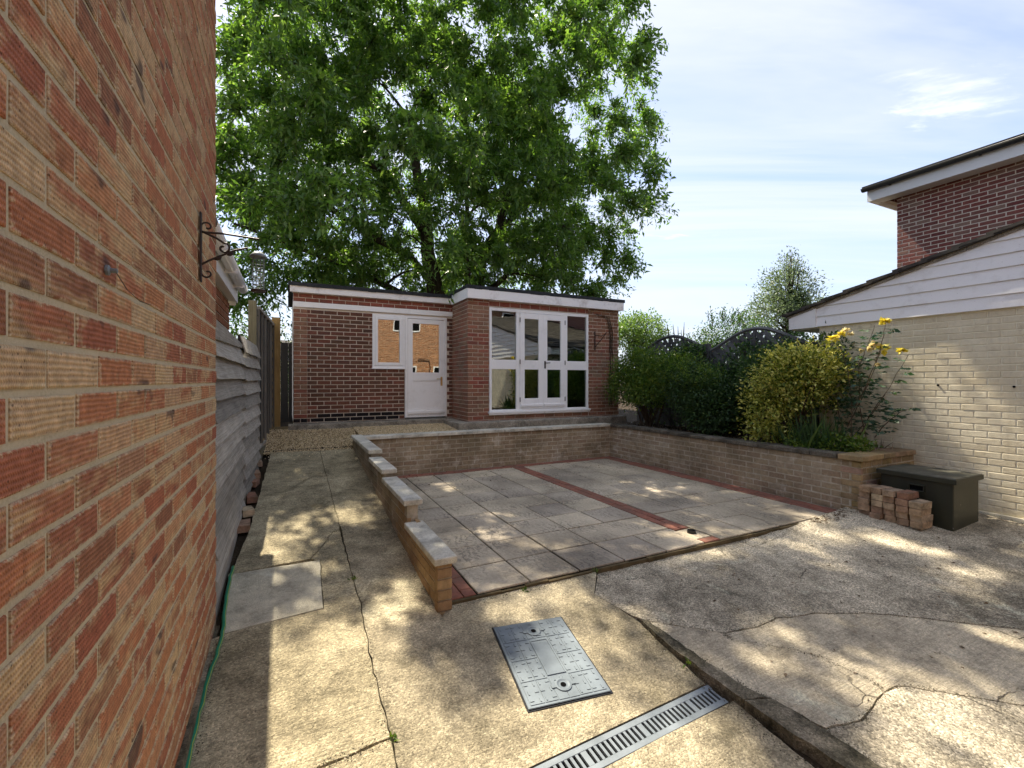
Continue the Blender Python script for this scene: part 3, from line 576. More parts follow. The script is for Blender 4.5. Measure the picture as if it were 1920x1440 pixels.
# ---- gravel
gz = lambda X, Y: (.475 + max(0, Y - 7.35) * .155) if X < 1.05 else .615 + max(0, Y - 7.5) * .06
gx = [-.35, -.2, 0, .3, .6, .9, 1.04, 1.06, 1.5, 2, 2.5, 3, 3.5, 4, 4.5, 5, 5.6]; gy = [7.34, 7.5, 7.7, 7.9, 8.1, 8.4, 8.7, 8.95]
grid_obj('gravel_bed', gx, gy, lambda x, y: gz(x, y) - .008, 'gravel_bed', 'structure')
def pebbles():
    pts = []
    while len(pts) < 15000:
        X, Y = R.uniform(-.32, 5.5), R.uniform(7.36, 8.72)
        if X > .95 and Y < 7.56: continue
        if X > 2.85 and Y > 7.8: continue
        pts.append((X, Y, gz(X, Y)))
    P = np.array(pts); n = len(P); base = np.array([(1, 0, 0), (0, 1, 0), (-1, 0, 0), (0, -1, 0), (0, 0, .75), (0, 0, -.6)], float)
    s = NR.uniform(.006, .0125, (n, 1, 1)) * NR.uniform(.65, 1.35, (n, 6, 1)); a = NR.uniform(0, 6.28, n); c, q = np.cos(a), np.sin(a)
    B = np.stack([base[None, :, 0] * c[:, None] - base[None, :, 1] * q[:, None], base[None, :, 0] * q[:, None] + base[None, :, 1] * c[:, None], np.repeat(base[None, :, 2], n, 0)], 2)
    V = (P[:, None] + B * s + np.array([0, 0, .002])).reshape(-1, 3)
    F = np.array([(0, 1, 4), (1, 2, 4), (2, 3, 4), (3, 0, 4), (1, 0, 5), (2, 1, 5), (3, 2, 5), (0, 3, 5)]); F = (F[None] + 6 * np.arange(n)[:, None, None]).reshape(-1, 3)
    o = np_obj('gravel', V, F, 'gravel', smooth=True); tag(o, 'golden pea gravel spread before the brick summerhouse', 'gravel', kind='stuff')
pebbles()
# ================================================================= WALLS
# ---- tall house wall beside the camera
hl = thing('brick_house', (-.41, 3.4, 0), 'tall house side of combed red and buff bricks close to the viewer', 'house')
MB().box(-6, -.411, -3.0, 3.398, -.6, 5.5).build('wall', 'left_mortar', hl)
MB().box(-.4105, -.405, -3.0, -.1, -.6, 5.5).build('plain_wall', 'far_left', hl)
brickwork(hl, (-.409, -.1), '+X', 3.5, -.147, 5.5, 'left_brick', bw=.261, bh=.0871, joint=.0135, limit=300, off=.18, out=.0025)
MB().box(-.45, -.385, -.1, 3.39, -.6, -.02).add([], []).build('footing', 'kerb', hl)
MB().box(-6.3, -.2, -3.2, 3.5, 5.5, 5.7).build('eaves', 'board_white', hl)
# ---- stepped wall along the path
sw = thing('stepped_wall', (.95, 5, 0), 'low stepped brick wall with pale copings between path and patio', 'wall')
capz = [(2.95, 3.83, .34), (3.83, 4.85, .52), (4.85, 5.70, .60), (5.70, 7.42, .685)]
for y0, y1, z in capz:
    zt = z - .048
    MB().box(.905, .995, y0 + (.008 if y0 < 3 else 0), y1, -.4, zt).build('wall_core', 'dirty_mortar', sw)
    MB().box(.87, 1.03, y0 - .03, y1 - .035, zt, z).build('coping_stone', 'coping', sw, bevel=.005)
hole = lambda z, u: z < za(0, u) - .08
def stepfun(loc):
    for y0, y1, z in capz:
        if y0 <= loc.y < y1:
            return ('golden_brick' if loc.y < 4.2 else 'garden_brick') if loc.z < z - .07 and loc.z > za(0, loc.y) - .06 else None
    return None
brickwork(sw, (.906, 7.42), '-X', 4.46, -.0, .69, 'golden_brick', bh=.0735, limit=200, pick=stepfun, joint=.009, zjit=.001)
brickwork(sw, (.994, 2.96), '+X', 4.46, -.09, .69, 'garden_brick', bh=.0735, limit=60, pick=lambda l: stepfun(Vector((l.x, l.y, max(l.z, za(0, l.y))))) if l.z > -.05 else None, joint=.009)
for k in range(6):
    o = bpy.data.objects.new('brick', brick_mesh(.1035, .0645, 'golden_brick', k % 5, depth=.05, out=.009)); o.location = (.95, 2.955, -.10 + .0735 * k + .03); link(o, sw)
# ---- back retaining wall
bw_ = thing('retaining_wall', (3.4, 7.4, 0), 'weathered brick retaining wall with thin pale coping below the gravel', 'wall')
MB().box(1.0, 5.95, 7.351, 7.55, -.2, .60).build('wall_core', 'dirty_mortar', bw_)
brickwork(bw_, (1.0, 7.353), '-Y', 4.86, -.005, .601, 'garden_brick', bh=.0757, limit=300, zjit=.0015, joint=.011, out=.005)
for i in range(8):
    a = 1.035 + i * .608; MB().box(a, min(5.86, a + .603), 7.31, 7.56, .602, .652).build('coping_stone', 'coping', bw_, bevel=.004)
# ---- right bed wall and its return
rw = thing('bed_wall', (5.9, 5, 0), 'stained brick wall of the planted bed with dark flat coping', 'wall')
MB().box(5.851, 6.05, 2.88, 7.36, -.2, .60).build('wall_core', 'dirty_mortar', rw)
brickwork(rw, (5.853, 7.35), '-X', 4.36, -.08, .60, 'garden_brick', bh=.0757, limit=220, zjit=.0015, joint=.011, out=.005)
yy = 7.36
while yy > 3.12:
    L = R.uniform(.5, .75); b = max(3.1, yy - L); MB().box(5.82, 6.08, b + .004, yy, .60 + R.uniform(-.004, .004), .655 + R.uniform(-.006, .006)).build('coping_stone', 'old_coping', rw, bevel=.006); yy = b
rt = thing('bed_return_wall', (6.4, 2.9, 0), 'mossy yellow brick end wall of the planted bed behind the green chest', 'wall')
MB().box(5.86, 7.04, 2.87, 3.08, -.2, .60).build('wall_core', 'dirty_mortar', rt)
brickwork(rt, (5.85, 2.872), '-Y', 1.19, -.08, .60, 'corner_brick', bh=.0757, limit=60, zjit=.002, joint=.011, out=.006)
for k in range(9):
    l = .215 if k % 2 else .1; o = bpy.data.objects.new('brick', brick_mesh(l, .0655, 'corner_brick', k % 5, depth=.03, out=.008)); o.rotation_euler = (0, 0, rad(-90)); o.location = (5.849, 2.862 + l / 2, -.08 + .0757 * (k + .5)); link(o, rt)
for i in range(5):
    a = 5.80 + i * .245; MB().box(a, a + .235, 2.83 + R.uniform(-.005, .005), 3.09, .605, .665 + R.uniform(-.004, .004)).build('coping_brick', 'corner_brick', rt, bevel=.008)
# ================================================================= SUMMERHOUSE
sh = thing('summerhouse', (3.3, 8.5, .7), 'flat roofed brick summerhouse with white door and glazed double doors', 'outbuilding')
FY, PY, ZB = 8.9, 8.0, .78
core = MB()
for c in ((.085, 1.44, .74, 3.12), (1.44, 2.05, .74, 1.76), (1.44, 2.92, 2.80, 3.12), (2.905, 3.05, .74, 3.12)): core.box(c[0], c[1], FY + .002, FY + .11, c[2], c[3])
core.box(.085, .19, FY + .112, 11.4, .74, 3.12); core.box(.085, 6.6, 11.4, 11.5, .74, 3.12)
core.box(3.032, 3.13, PY + .11, FY + .11, .74, 3.12)
core.box(3.032, 3.46, PY + .002, PY + .108, .74, 3.12); core.box(5.77, 6.6, PY + .002, PY + .108, .74, 3.12)
core.box(3.46, 5.77, PY + .002, PY + .108, .74, .915); core.box(3.46, 5.77, PY + .002, PY + .108, 2.945, 3.12); core.box(6.5, 6.6, PY + .11, 11.4, .74, 3.12)
core.build('wall', 'pale_mortar', sh)
inn = MB(); inn.box(3.14, 3.2, PY + .12, 11.38, .82, 3.0); inn.box(6.42, 6.49, PY + .12, 11.38, .82, 3.0); inn.box(3.2, 6.42, 11.3, 11.39, .82, 3.0); inn.box(.2, 3.13, 11.3, 11.39, .82, 3.0); inn.box(.2, 3.13, 9.02, 11.3, 3.0, 3.03); inn.box(3.2, 6.42, 8.12, 11.3, 3.0, 3.03)
inn.build('room_lining', 'plaster', sh); MB().box(.2, 3.13, 9.02, 11.3, .79, .82).box(3.2, 6.42, 8.12, 11.3, .79, .82).build('room_floor', 'floorboard', sh)
# brickwork, region by region
brickwork(sh, (.31, FY), '-Y', 2.72, .70, 2.80, 'dark_brick', limit=150, joint=.0125, holes=[(1.44 - .31, 2.05 - .31, 1.76, 3), (2.05 - .31, 2.91 - .31, 0, 3)], off=.06, pick=lambda l: 'blue_brick' if l.z < .90 else 'dark_brick')
brickwork(sh, (.085, FY - .012), '-Y', .222, .70, 2.83, 'pier_brick', limit=36, pick=lambda l: 'blue_brick' if l.z < .82 else ('red_brick' if l.z < .9 else 'pier_brick'))
MB().box(.087, .305, FY - .010, FY + .002, .70, 2.83).build('pier_core', 'pale_mortar', sh)
brickwork(sh, (.085, FY), '-Y', 2.945, 2.93, 3.08, 'red_brick', limit=26, off=.03)
brickwork(sh, (3.03, FY), '-X', .90, .70, 3.07, 'pier_brick', limit=50, header=False, off=.05)
brickwork(sh, (3.03, PY), '-Y', .428, .70, 3.07, 'pier_brick', limit=44, off=.02, pick=lambda l: 'red_brick' if math.sin(l.z * 91.7 + l.x * 57.3) > .55 else 'pier_brick')
brickwork(sh, (5.775, PY), '-Y', .825, .70, 3.07, 'pier_brick', limit=50, off=.1)
brickwork(sh, (3.46, PY), '-Y', 2.312, 2.955, 3.06, 'red_brick', bh=.1, limit=12); brickwork(sh, (3.46, PY), '-Y', 2.312, .70, .85, 'pier_brick', limit=10)
# roof
rf = MB(); rf.box(.0, 2.969, FY - .10, 11.6, 3.205, 3.26); rf.box(2.97, 6.70, PY - .10, 11.6, 3.255, 3.31); rf.build('felt_roof', 'felt', sh)
MB().box(.03, 2.99, FY - .085, FY - .062, 3.085, 3.204).build('fascia_board', 'peeling', sh)
MB().box(2.985, 3.008, PY - .08, FY - .087, 3.065, 3.252).build('fascia_board', 'white', sh)
MB().box(2.985, 6.66, PY - .104, PY - .081, 3.065, 3.254).build('fascia_board', 'peeling', sh)
MB().box(3.01, 6.62, PY - .08, PY, 3.064, 3.07).build('soffit', 'peeling', sh); MB().box(.06, 2.98, FY - .062, FY, 3.081, 3.087).build('soffit', 'peeling', sh)
drip = MB()
for i in range(20): a = .0 + i * .149; drip.box(a, a + .147, FY - .106, FY - .101, 3.19 + R.uniform(-.004, .004), 3.215)
for i in range(25): a = 2.97 + i * .149; drip.box(a, a + .147, PY - .109, PY - .1045, 3.238 + R.uniform(-.004, .004), 3.262)
drip.build('felt_drip', 'felt', sh)
MB().box(.083, 3.025, FY - .028, FY - .009, 2.832, 2.928).build('lintel_band', 'white', sh, bevel=.003)
# plinth strips
pl = MB(); pl.box(.0, 3.0, 8.62, FY - .01, .5, .765); pl.box(2.75, 6.6, 7.72, PY - .01, .5, .76); pl.box(2.75, 3.02, PY - .01, 8.6, .5, .755); pl.build('plinth', 'plinth', sh, bevel=.02, seg=2)
# casement
def frame(mb, x0, x1, z0, z1, y0, y1, wd, wt=None, wb=None):
    wt = wt or wd; wb = wb or wd
    mb.box(x0, x0 + wd, y0, y1, z0, z1); mb.box(x1 - wd, x1, y0, y1, z0, z1); mb.box(x0 + wd, x1 - wd, y0 + .0015, y1 - .0015, z1 - wt, z1); mb.box(x0 + wd, x1 - wd, y0 + .0015, y1 - .0015, z0, z0 + wb); return mb
cw = frame(MB(), 1.437, 2.052, 1.765, 2.80, FY - .012, FY + .06, .045, .05, .05).build('casement_window', 'white', sh, bevel=.003)
frame(MB(), 1.484, 2.004, 1.817, 2.748, FY - .026, FY + .03, .055).build('casement_sash', 'white', cw, bevel=.004)
bx('pane', 'glass', cw, 1.539, 1.949, FY + .002, FY + .007, 1.872, 2.693); bx('sill', 'white', cw, 1.42, 2.05, FY - .04, FY - .013, 1.745, 1.768, bevel=.004)
dr = frame(MB(), 2.056, 2.905, .80, 2.80, FY - .014, FY + .06, .05, .05, .03).build('door_frame', 'white', sh, bevel=.003)
d = MB(); x0, x1 = 2.110, 2.851
d.box(x0, x0 + .10, FY - .004, FY + .04, .835, 2.745); d.box(x1 - .10, x1, FY - .004, FY + .04, .835, 2.745)
for z0, z1 in ((.835, .97), (1.53, 1.685), (2.655, 2.745)): d.box(x0 + .10, x1 - .10, FY - .0025, FY + .0385, z0, z1)
door = d.build('door', 'white', sh, bevel=.003)
bx('door_panel', 'white', door, x0 + .10, x1 - .10, FY + .012, FY + .025, .97, 1.53); bx('pane', 'glass', door, x0 + .10, x1 - .10, FY + .014, FY + .019, 1.685, 2.655)
frame(MB(), x0 + .101, x1 - .101, .971, 1.529, FY + .002, FY + .012, .018).build('panel_bead', 'white', door)
bx('weather_bar', 'white', door, x0 - .01, x1 + .01, FY - .03, FY - .005, .865, .925, bevel=.008, seg=2)
hd = bx('door_handle', 'brass', door, x1 - .075, x1 - .035, FY - .012, FY - .005, 1.42, 1.60, bevel=.004)
MB().tube([(x1 - .055, FY - .01, 1.56), (x1 - .055, FY - .045, 1.56), (x1 - .075, FY - .05, 1.56), (x1 - .165, FY - .048, 1.555)], .0085, 8).build('lever', 'brass', hd, smooth=True)
# glazed double doors with side lights
fw = MB(); X0, X1, Z0, Z1 = 3.463, 5.768, .93, 2.935
frame(fw, X0, X1, Z0, Z1, PY - .02, PY + .06, .048, .06, .03); fw.box(4.04, 4.115, PY - .019, PY + .059, Z0 + .03, Z1 - .06); fw.box(5.165, 5.235, PY - .019, PY + .059, Z0 + .03, Z1 - .06)
fw.box(X0 + .048, 4.04, PY - .017, PY + .05, 1.745, 1.93); fw.box(5.235, X1 - .048, PY - .017, PY + .05, 1.745, 1.93)
gw = fw.build('glazed_screen', 'white', sh, bevel=.003)
bx('sill', 'white', gw, X0 - .03, X1 + .03, PY - .075, PY + .02, .895, .929, bevel=.006, seg=2)
bx('sill_lip', 'peeling', gw, X0 - .02, X1 + .02, PY - .06, PY - .022, .862, .894, bevel=.006)
for a, b in ((X0 + .048, 4.04), (5.235, X1 - .048)):
    bx('pane', 'glass', gw, a, b, PY + .01, PY + .015, .96, 1.745); bx('pane', 'glass', gw, a, b, PY + .01, PY + .015, 1.93, 2.875)
for k, (a, b) in enumerate(((4.118, 4.639), (4.641, 5.162))):
    m_ = MB(); m_.box(a, a + .10, PY - .034, PY + .012, .965, 2.868); m_.box(b - .10, b, PY - .034, PY + .012, .965, 2.868)
    for z0, z1 in ((.965, 1.17), (1.745, 1.93), (2.755, 2.868)): m_.box(a + .10, b - .10, PY - .0325, PY + .0105, z0, z1)
    lf = m_.build('glazed_door', 'white', sh, bevel=.003)
    bx('pane', 'glass', lf, a + .10, b - .10, PY - .012, PY - .007, 1.17, 1.745); bx('pane', 'glass', lf, a + .10, b - .10, PY - .012, PY - .007, 1.93, 2.755)
    bx('weather_bar', 'peeling', lf, a + .01, b - .01, PY - .062, PY - .035, 1.0, 1.055, bevel=.01, seg=2)
    for z in (1.1, 1.85, 2.68):
        xh = a - .004 if k == 0 else b + .004; MB().tube([(xh, PY - .037, z), (xh, PY - .037, z + .09)], .008, 8).build('hinge', 'iron', lf)
    if k == 1:
        h2 = bx('door_handle', 'iron', lf, a + .025, a + .06, PY - .043, PY - .035, 1.77, 1.92, bevel=.003)
        MB().tube([(a + .042, PY - .04, 1.88), (a + .042, PY - .08, 1.88), (a + .14, PY - .078, 1.885)], .008, 8).build('lever', 'iron', h2, smooth=True)
# bracket and dead vine on the right pier
br2 = thing('wall_bracket', (6.0, 7.99, 2.5), 'small black iron bracket on the brick pier beside the glazed doors', 'bracket')
MB().box(5.93, 5.955, PY - .022, PY - .009, 2.18, 2.58).build('back_bar', 'iron', br2); MB().tube([(5.943, PY - .02, 2.5), (5.97, PY - .20, 2.47), (5.98, PY - .33, 2.50)], .008, 6).build('arm', 'iron', br2)
MB().tube([(5.943, PY - .02, 2.24), (5.98, PY - .33, 2.50), (5.98, PY - .36, 2.53)], .008, 6).build('stay', 'iron', br2)
vine = thing('climbing_vine', (6.35, 7.97, 1.3), 'bare dark vine stem climbing the pier beside the small iron bracket', 'plant')
for k in range(5):
    a = R.uniform(-.05, .05); pts = [Vector((6.36 + a, PY - .03, 1.0 + i * .2)) + Vector((R.uniform(-.03, .03), R.uniform(-.01, .01), 0)) for i in range(9)]
    pts += [Vector((6.28 + a, PY - .03, 2.85 + .02 * k)), Vector((6.15 + a - .06 * k, PY - .03, 2.92 + .01 * k))]; MB().tube(pts, [.007] * 9 + [.005, .003], 5).build('vine_stem', 'stem', vine)
# ================================================================= FENCES ON THE LEFT
def waney(name, X0, X1, Y0, Y1, z0, tops, label, n, seed):
    rr = random.Random(seed); t = thing(name, ((X0 + X1) / 2, (Y0 + Y1) / 2, z0), label, 'fence'); pz = (tops - z0) / n
    for i in range(n):
        zt = z0 + (i + 1) * pz; zl = z0 + i * pz - .025; ph = rr.uniform(0, 6); tl_ = rr.uniform(-.01, .012); k = 12; pts = []
        for j in range(k + 1): u = j / k; pts.append((u, zl + .003 * math.sin(u * 3 + ph) + .0015 * math.sin(u * 9 + ph * 2) + rr.uniform(-.003, .003)))
        vs = []; fs = []
        for j, (u, zz_) in enumerate(pts):
            x = X0 + (X1 - X0) * u; y = Y0 + (Y1 - Y0) * u + (rr.uniform(-.012, .012) if j in (0, k) else 0); bow = rr.uniform(-.002, .002)
            vs += [(x + .046 + tl_ + bow * .5, y, zz_), (x - .006, y, zt), (x - .016, y, zt), (x + .032 + tl_ + bow * .5, y, zz_)]
        for j in range(k):
            b = 4 * j; fs += [(b, b + 4, b + 5, b + 1), (b + 1, b + 5, b + 6, b + 2), (b + 2, b + 6, b + 7, b + 3), (b + 3, b + 7, b + 4, b)]
        fs += [(0, 1, 2, 3), (4 * k + 3, 4 * k + 2, 4 * k + 1, 4 * k)]
        MB().add(vs, fs).build('board', 'grey_wood', t)
    MB().box(-.02, 0, 0, (Y1 - Y0), z0 - .02, tops, mx=Matrix.Translation((X0 - .01, Y0, 0))).build('back_frame', 'dark_wood', t); return t
w1 = waney('waney_fence', -.455, -.44, 3.45, 5.45, .25, 1.86, 'near weathered grey panel of overlapping wavy edged boards beside the house corner', 11, 3)
MB().extr([(-.47, 3.47, 1.80), (-.47, 5.40, 1.86), (-.47, 5.40, 1.90), (-.47, 3.47, 1.93)], (.05, 0, 0)).build('top_rail', 'grey_wood', w1)
w2 = waney('waney_fence', -.438, -.375, 5.47, 7.05, .36, 2.0, 'second weathered grey panel of wavy edged boards, up to the tall framed panel', 11, 8)
for t, y0, y1, xa, xb in ((w1, 3.45, 5.45, -.43, -.42), (w2, 5.47, 7.05, -.415, -.355)):
    MB().extr([(xa - .02, y0, za(0, y0) - .25), (xb - .02, y1, za(0, y1) - .25), (xb - .02, y1, .42 if y0 > 5 else .27), (xa - .02, y0, .26 if y0 < 5 else .40)], (.035, 0, 0)).build('gravel_board', 'grey_wood', t)
fp = thing('framed_fence_panel', (-.3, 8.3, .5), 'tall dark framed fence panel with vertical battens between two posts', 'fence')
Fa, Fb = Vector((-.385, 7.22, 0)), Vector((-.25, 9.30, 0)); dv = (Fb - Fa); L2 = dv.length; ex = dv.normalized()
mxF = Matrix(((ex.x, -ex.y, 0, Fa.x), (ex.y, ex.x, 0, Fa.y), (0, 0, 1, 0), (0, 0, 0, 1)))   # local x along, -y towards the garden
for i in range(13):
    z = .62 + i * .145; MB().extr([mxF @ Vector(p) for p in ((0, .012, z), (0, .0, z + .16), (0, .008, z + .16), (0, .022, z))], ex * L2).build('board', 'dark_wood', fp)
for i in range(6):
    a = i * (L2 - .035) / 5; MB().box(a, a + .035, -.030, -.001, .6, 2.52, mx=mxF).build('batten', 'grey_wood_v', fp)
MB().box(0, L2, -.034, .03, 2.521, 2.56, mx=mxF).build('top_rail', 'grey_wood', fp); MB().box(0, L2, -.034, -.002, .56, .60, mx=mxF).build('bottom_rail', 'grey_wood', fp)
MB().box(0, L2, -.05, .0, .3, .555, mx=mxF).build('gravel_board', 'old_post', fp)
po = thing('fence_post', (-.42, 7.14, 0), 'mossy grey square post between wavy boards and framed panel', 'post'); MB().box(-.10, .0, -.05, .05, .2, 2.62, mx=Matrix.Translation((-.385, 7.14, 0))).build('shaft', 'old_post', po, bevel=.006)
po = thing('fence_post', (-.2, 9.37, 0), 'new yellowish timber post at the far end of the framed panel', 'post'); MB().box(-.07, .07, -.05, .05, .3, 2.68, mx=Matrix.Translation((-.195, 9.37, 0))).build('shaft', 'new_wood', po, bevel=.005)
for k, (x, y) in enumerate(((462, 985), (468, 958), (474, 932), (478, 905), (481, 888), (486, 868), (488, 842))):
    p = onG(x, y); loose_brick((p[0] - .02, p[1], za(*p) - .035 + (.03 if k == 6 else 0)), rad(90) + R.uniform(-.25, .25), ['nearest loose brick in the row edging the fence foot', 'second loose brick from the near end along the fence foot', 'third loose brick from the near end along the fence foot', 'fourth loose brick from the near end along the fence foot', 'fifth loose brick from the near end along the fence foot', 'sixth loose brick from the near end along the fence foot', 'reddish loose brick at the fence foot nearest the gravel'][k], 'loose bricks along the fence foot', 'stack_brick', seed=k, tilt=(R.uniform(-.08, .08), R.uniform(-.08, .08)))
# dark gap fence and far house behind it
df = thing('boundary_fence', (-.2, 12.5, .5), 'black board fence in the gap beside the summerhouse', 'fence')
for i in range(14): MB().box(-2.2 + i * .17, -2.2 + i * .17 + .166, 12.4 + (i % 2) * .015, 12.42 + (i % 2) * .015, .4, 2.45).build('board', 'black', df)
rub = MB()
for k in range(40): rub.box(-.04, .04, -.03, .03, 0, .03, mx=Matrix.Translation((R.uniform(-.15, .05), R.uniform(8.9, 10.5), .5)) @ Matrix.Rotation(R.uniform(0, 3), 4, 'Z') @ Matrix.Rotation(R.uniform(-.5, .5), 4, 'X'))
tag(rub.build('rubble', 'plinth'), 'broken rubble lying in the dark gap beside the summerhouse', 'rubble', kind='stuff')
fh = thing('far_house', (-2, 34, 0), 'distant pale house glimpsed over the black fence in the gap', 'house')
MB().box(-7, 1.2, 34, 40, 0, 2.9).build('wall', 'far_cream', fh); MB().extr([(-7.4, 33.6, 3.0), (1.6, 33.6, 3.0), (1.6, 37, 4.3), (-7.4, 37, 4.3)], (0, 0, .15)).build('roof', 'dark_tile', fh); MB().box(-7.4, 1.6, 33.5, 33.62, 2.85, 3.02).build('fascia', 'upvc', fh)
# neighbour's low building with white gutter beyond the near wall
nb = thing('neighbour_outbuilding', (-.9, 5, 0), 'low brown brick building with white soffit and gutter beyond the house corner', 'outbuilding')
MB().box(-4, -.581, 3.45, 5.80, 0, 2.42).build('wall', 'dirty_mortar', nb)
brickwork(nb, (-.58, 3.5), '+X', 2.30, 1.4, 2.4, 'orange_brick', limit=120)
MB().box(-.62, -.521, 3.45, 5.86, 2.40, 2.415).build('soffit', 'upvc', nb)
MB().box(-.52, -.50, 3.45, 5.86, 2.385, 2.56).build('fascia_board', 'upvc', nb)
gp_ = [(-.50 + .05 + .046 * math.cos(a), 2.545 + .05 * math.sin(a)) for a in [math.pi + i * math.pi / 10 for i in range(11)]]
gm = MB()
for j in range(10):
    (xa, z1), (xb, z2) = gp_[j], gp_[j + 1]; gm.add([(xa, 3.45, z1), (xb, 3.45, z2), (xb, 5.84, z2), (xa, 5.84, z1)], [(0, 1, 2, 3)])
go = gm.build('gutter', 'upvc', nb, smooth=True); so_ = go.modifiers.new('thick', 'SOLIDIFY'); so_.thickness = .004
for y in (3.9, 4.7, 5.4): MB().box(-.50, -.403, y, y + .025, 2.48, 2.548).build('gutter_bracket', 'upvc', go)
MB().extr([(-.42, 3.45, 2.565), (-.42, 5.88, 2.565), (-3.5, 5.88, 4.0), (-3.5, 3.45, 4.0)], (0, 0, .03)).build('roof', 'tile', nb)
MB().box(-.64, -.52, 5.861, 5.88, 2.36, 2.58).build('box_end', 'upvc', nb)
# ================================================================= GARAGE ON THE RIGHT
ga = thing('garage', (8, 2, 0), 'cream painted brick lean-to with white board gable and tiled roof', 'garage')
GX = 7.05; rl = lambda y: 2.545 + (4.40 - y) * .262
MB().extr([(GX + .001, 4.0, -.3), (GX + .001, -3, -.3), (GX + .001, -3, 2.33), (GX + .001, 4.0, 2.33)], (.2, 0, 0)).build('wall', 'cream_mortar', ga)
MB().box(GX + .2, 10.9, 3.9, 4.0, -.3, 2.45).build('end_wall', 'far_cream', ga); MB().box(GX - .004, GX + .0005, -3, 1.15, -.3, 2.30).build('plain_wall', 'far_cream', ga)
brickwork(ga, (GX, 4.0), '-X', 2.85, -.02, 2.32, 'cream_brick', limit=300, zjit=.0015, joint=.010, out=.0045)
MB().box(GX - .03, GX, -3, 2.75, -.3, .05).build('foot_render', 'cream_mortar', ga)
for i in range(8):
    z0 = 2.322 + i * .148; z1 = z0 + .147; yl = min(4.02, 4.40 - (z0 - 2.545) / .262 - .05); yh = min(4.02, 4.40 - (z1 - 2.545) / .262 - .05)
    if z0 + .02 > rl(-3): break
    MB().add([(GX - .048, yl, z0), (GX - .030, yh, z1), (GX - .030, -3, z1), (GX - .048, -3, z0), (GX + .01, yl, z0), (GX + .01, yh, z1), (GX + .01, -3, z1), (GX + .01, -3, z0)], [(0, 1, 2, 3), (4, 7, 6, 5), (0, 4, 5, 1), (3, 2, 6, 7), (0, 3, 7, 4), (1, 5, 6, 2)]).build('cladding_board', 'board_white', ga)
MB().box(GX + .012, GX + .05, -3, 3.9, 2.32, 2.60).build('gable_backing', 'board_white', ga); MB().extr([(GX + .055, 3.9, 2.5), (GX + .055, -3, 2.5), (GX + .055, -3, rl(-3) - .05), (GX + .055, 3.9, rl(3.9) - .05)], (.05, 0, 0)).build('gable_wall', 'board_white', ga)
MB().extr([(GX - .055, 4.02, 2.315), (GX - .055, 4.42, 2.315), (GX - .055, 4.42, 2.52), (GX - .055, 4.02, 2.62)], (.06, 0, 0)).build('box_end', 'board_white', ga)
MB().box(GX + .01, 10.9, 4.02, 4.42, 2.30, 2.32).build('soffit', 'board_white', ga); MB().box(GX + .006, 10.9, 4.40, 4.42, 2.321, 2.50).build('fascia_board', 'board_white', ga)
sl_ = math.atan(.262); tl = .30; tmesh = {}
def tile_me(w_, l_, t_, mat):
    k = (w_, l_, t_, mat)
    if k not in tmesh:
        me = bpy.data.meshes.new('roof_tile'); b = MB().box(0, w_, 0, l_ + .06, 0, t_); me.from_pydata(b.v, [], b.f); me.materials.append(MT[mat]); tmesh[k] = me
    return tmesh[k]
MB().extr([(GX - .10, 4.46, rl(4.46) - .02), (GX - .10, -3, rl(-3) - .02), (10.98, -3, rl(-3) - .02), (10.98, 4.46, rl(4.46) - .02)], (0, 0, .02)).build('roof_deck', 'dark_tile', ga)
for r in range(25):
    y = 4.50 - r * tl * math.cos(sl_); z = rl(y) + .004
    for c in range(12):
        if r > 9 and c > 1 and r % 2: pass
        o = bpy.data.objects.new('roof_tile', tile_me(.328, tl, .035, 'dark_tile')); o.matrix_basis = Matrix.Translation((GX - .11 + c * .332 + (.0 if c == 0 else (r % 2) * .0), y + R.uniform(-.006, .006), z)) @ Matrix.Rotation(math.pi, 4, 'Z') @ Matrix.Translation((-.328, 0, 0)) @ Matrix.Rotation(sl_ - .075, 4, 'X') @ Matrix.Rotation(R.uniform(-.008, .008), 4, 'Y'); link(o, ga)
for y in range(7):
    MB().extr([(GX - .06, 4.45 - y * 1.05, rl(4.45 - y * 1.05) - .055), (GX - .06, 3.41 - y * 1.05, rl(3.41 - y * 1.05) - .055), (GX - .06, 3.41 - y * 1.05, rl(3.41 - y * 1.05) - .018), (GX - .06, 4.45 - y * 1.05, rl(4.45 - y * 1.05) - .018)], (.05, 0, 0)).build('verge_mortar', 'plinth', ga)
for p in ((7.045, 2.63, 1.47), (7.045, 1.99, 1.46)): MB().lathe(p, [(.012, 0), (.012, .01), (0, .01)], 10, Matrix.Rotation(rad(-90), 4, 'Y')).build('wall_plug', 'void', ga)
# ---- two storey house behind the garage
uh = thing('brick_house', (12, 2, 0), 'two storey red brick house with black gutter rising behind the garage', 'house')
UX = 11.0
MB().box(UX + .001, 16, -6, 4.75, 0, 5.25).build('wall', 'pale_mortar', uh)
brickwork(uh, (UX, 4.75), '-X', 2.9, 2.98, 5.23, 'house_brick', limit=300, off=.03, joint=.014, out=.004)
MB().box(UX - .004, UX, -6, 1.84, 0, 5.25).build('plain_wall', 'far_red', uh)
MB().box(UX - .30, UX, -6, 5.10, 5.20, 5.235).build('soffit', 'upvc', uh); MB().box(UX - .325, UX - .301, -6, 5.12, 5.19, 5.42).build('fascia_board', 'upvc', uh); MB().box(UX - .30, UX + 4, 5.08, 5.11, 5.19, 5.36).build('box_end', 'upvc', uh)
gp_ = [(UX - .325 - .066 + .062 * math.cos(a), 5.455 + .062 * math.sin(a)) for a in [math.pi + i * math.pi / 10 for i in range(11)]]; gm = MB()
for j in range(10):
    (xa, z1), (xb, z2) = gp_[j], gp_[j + 1]; gm.add([(xa, -6, z1), (xb, -6, z2), (xb, 5.17, z2), (xa, 5.17, z1)], [(0, 1, 2, 3)])
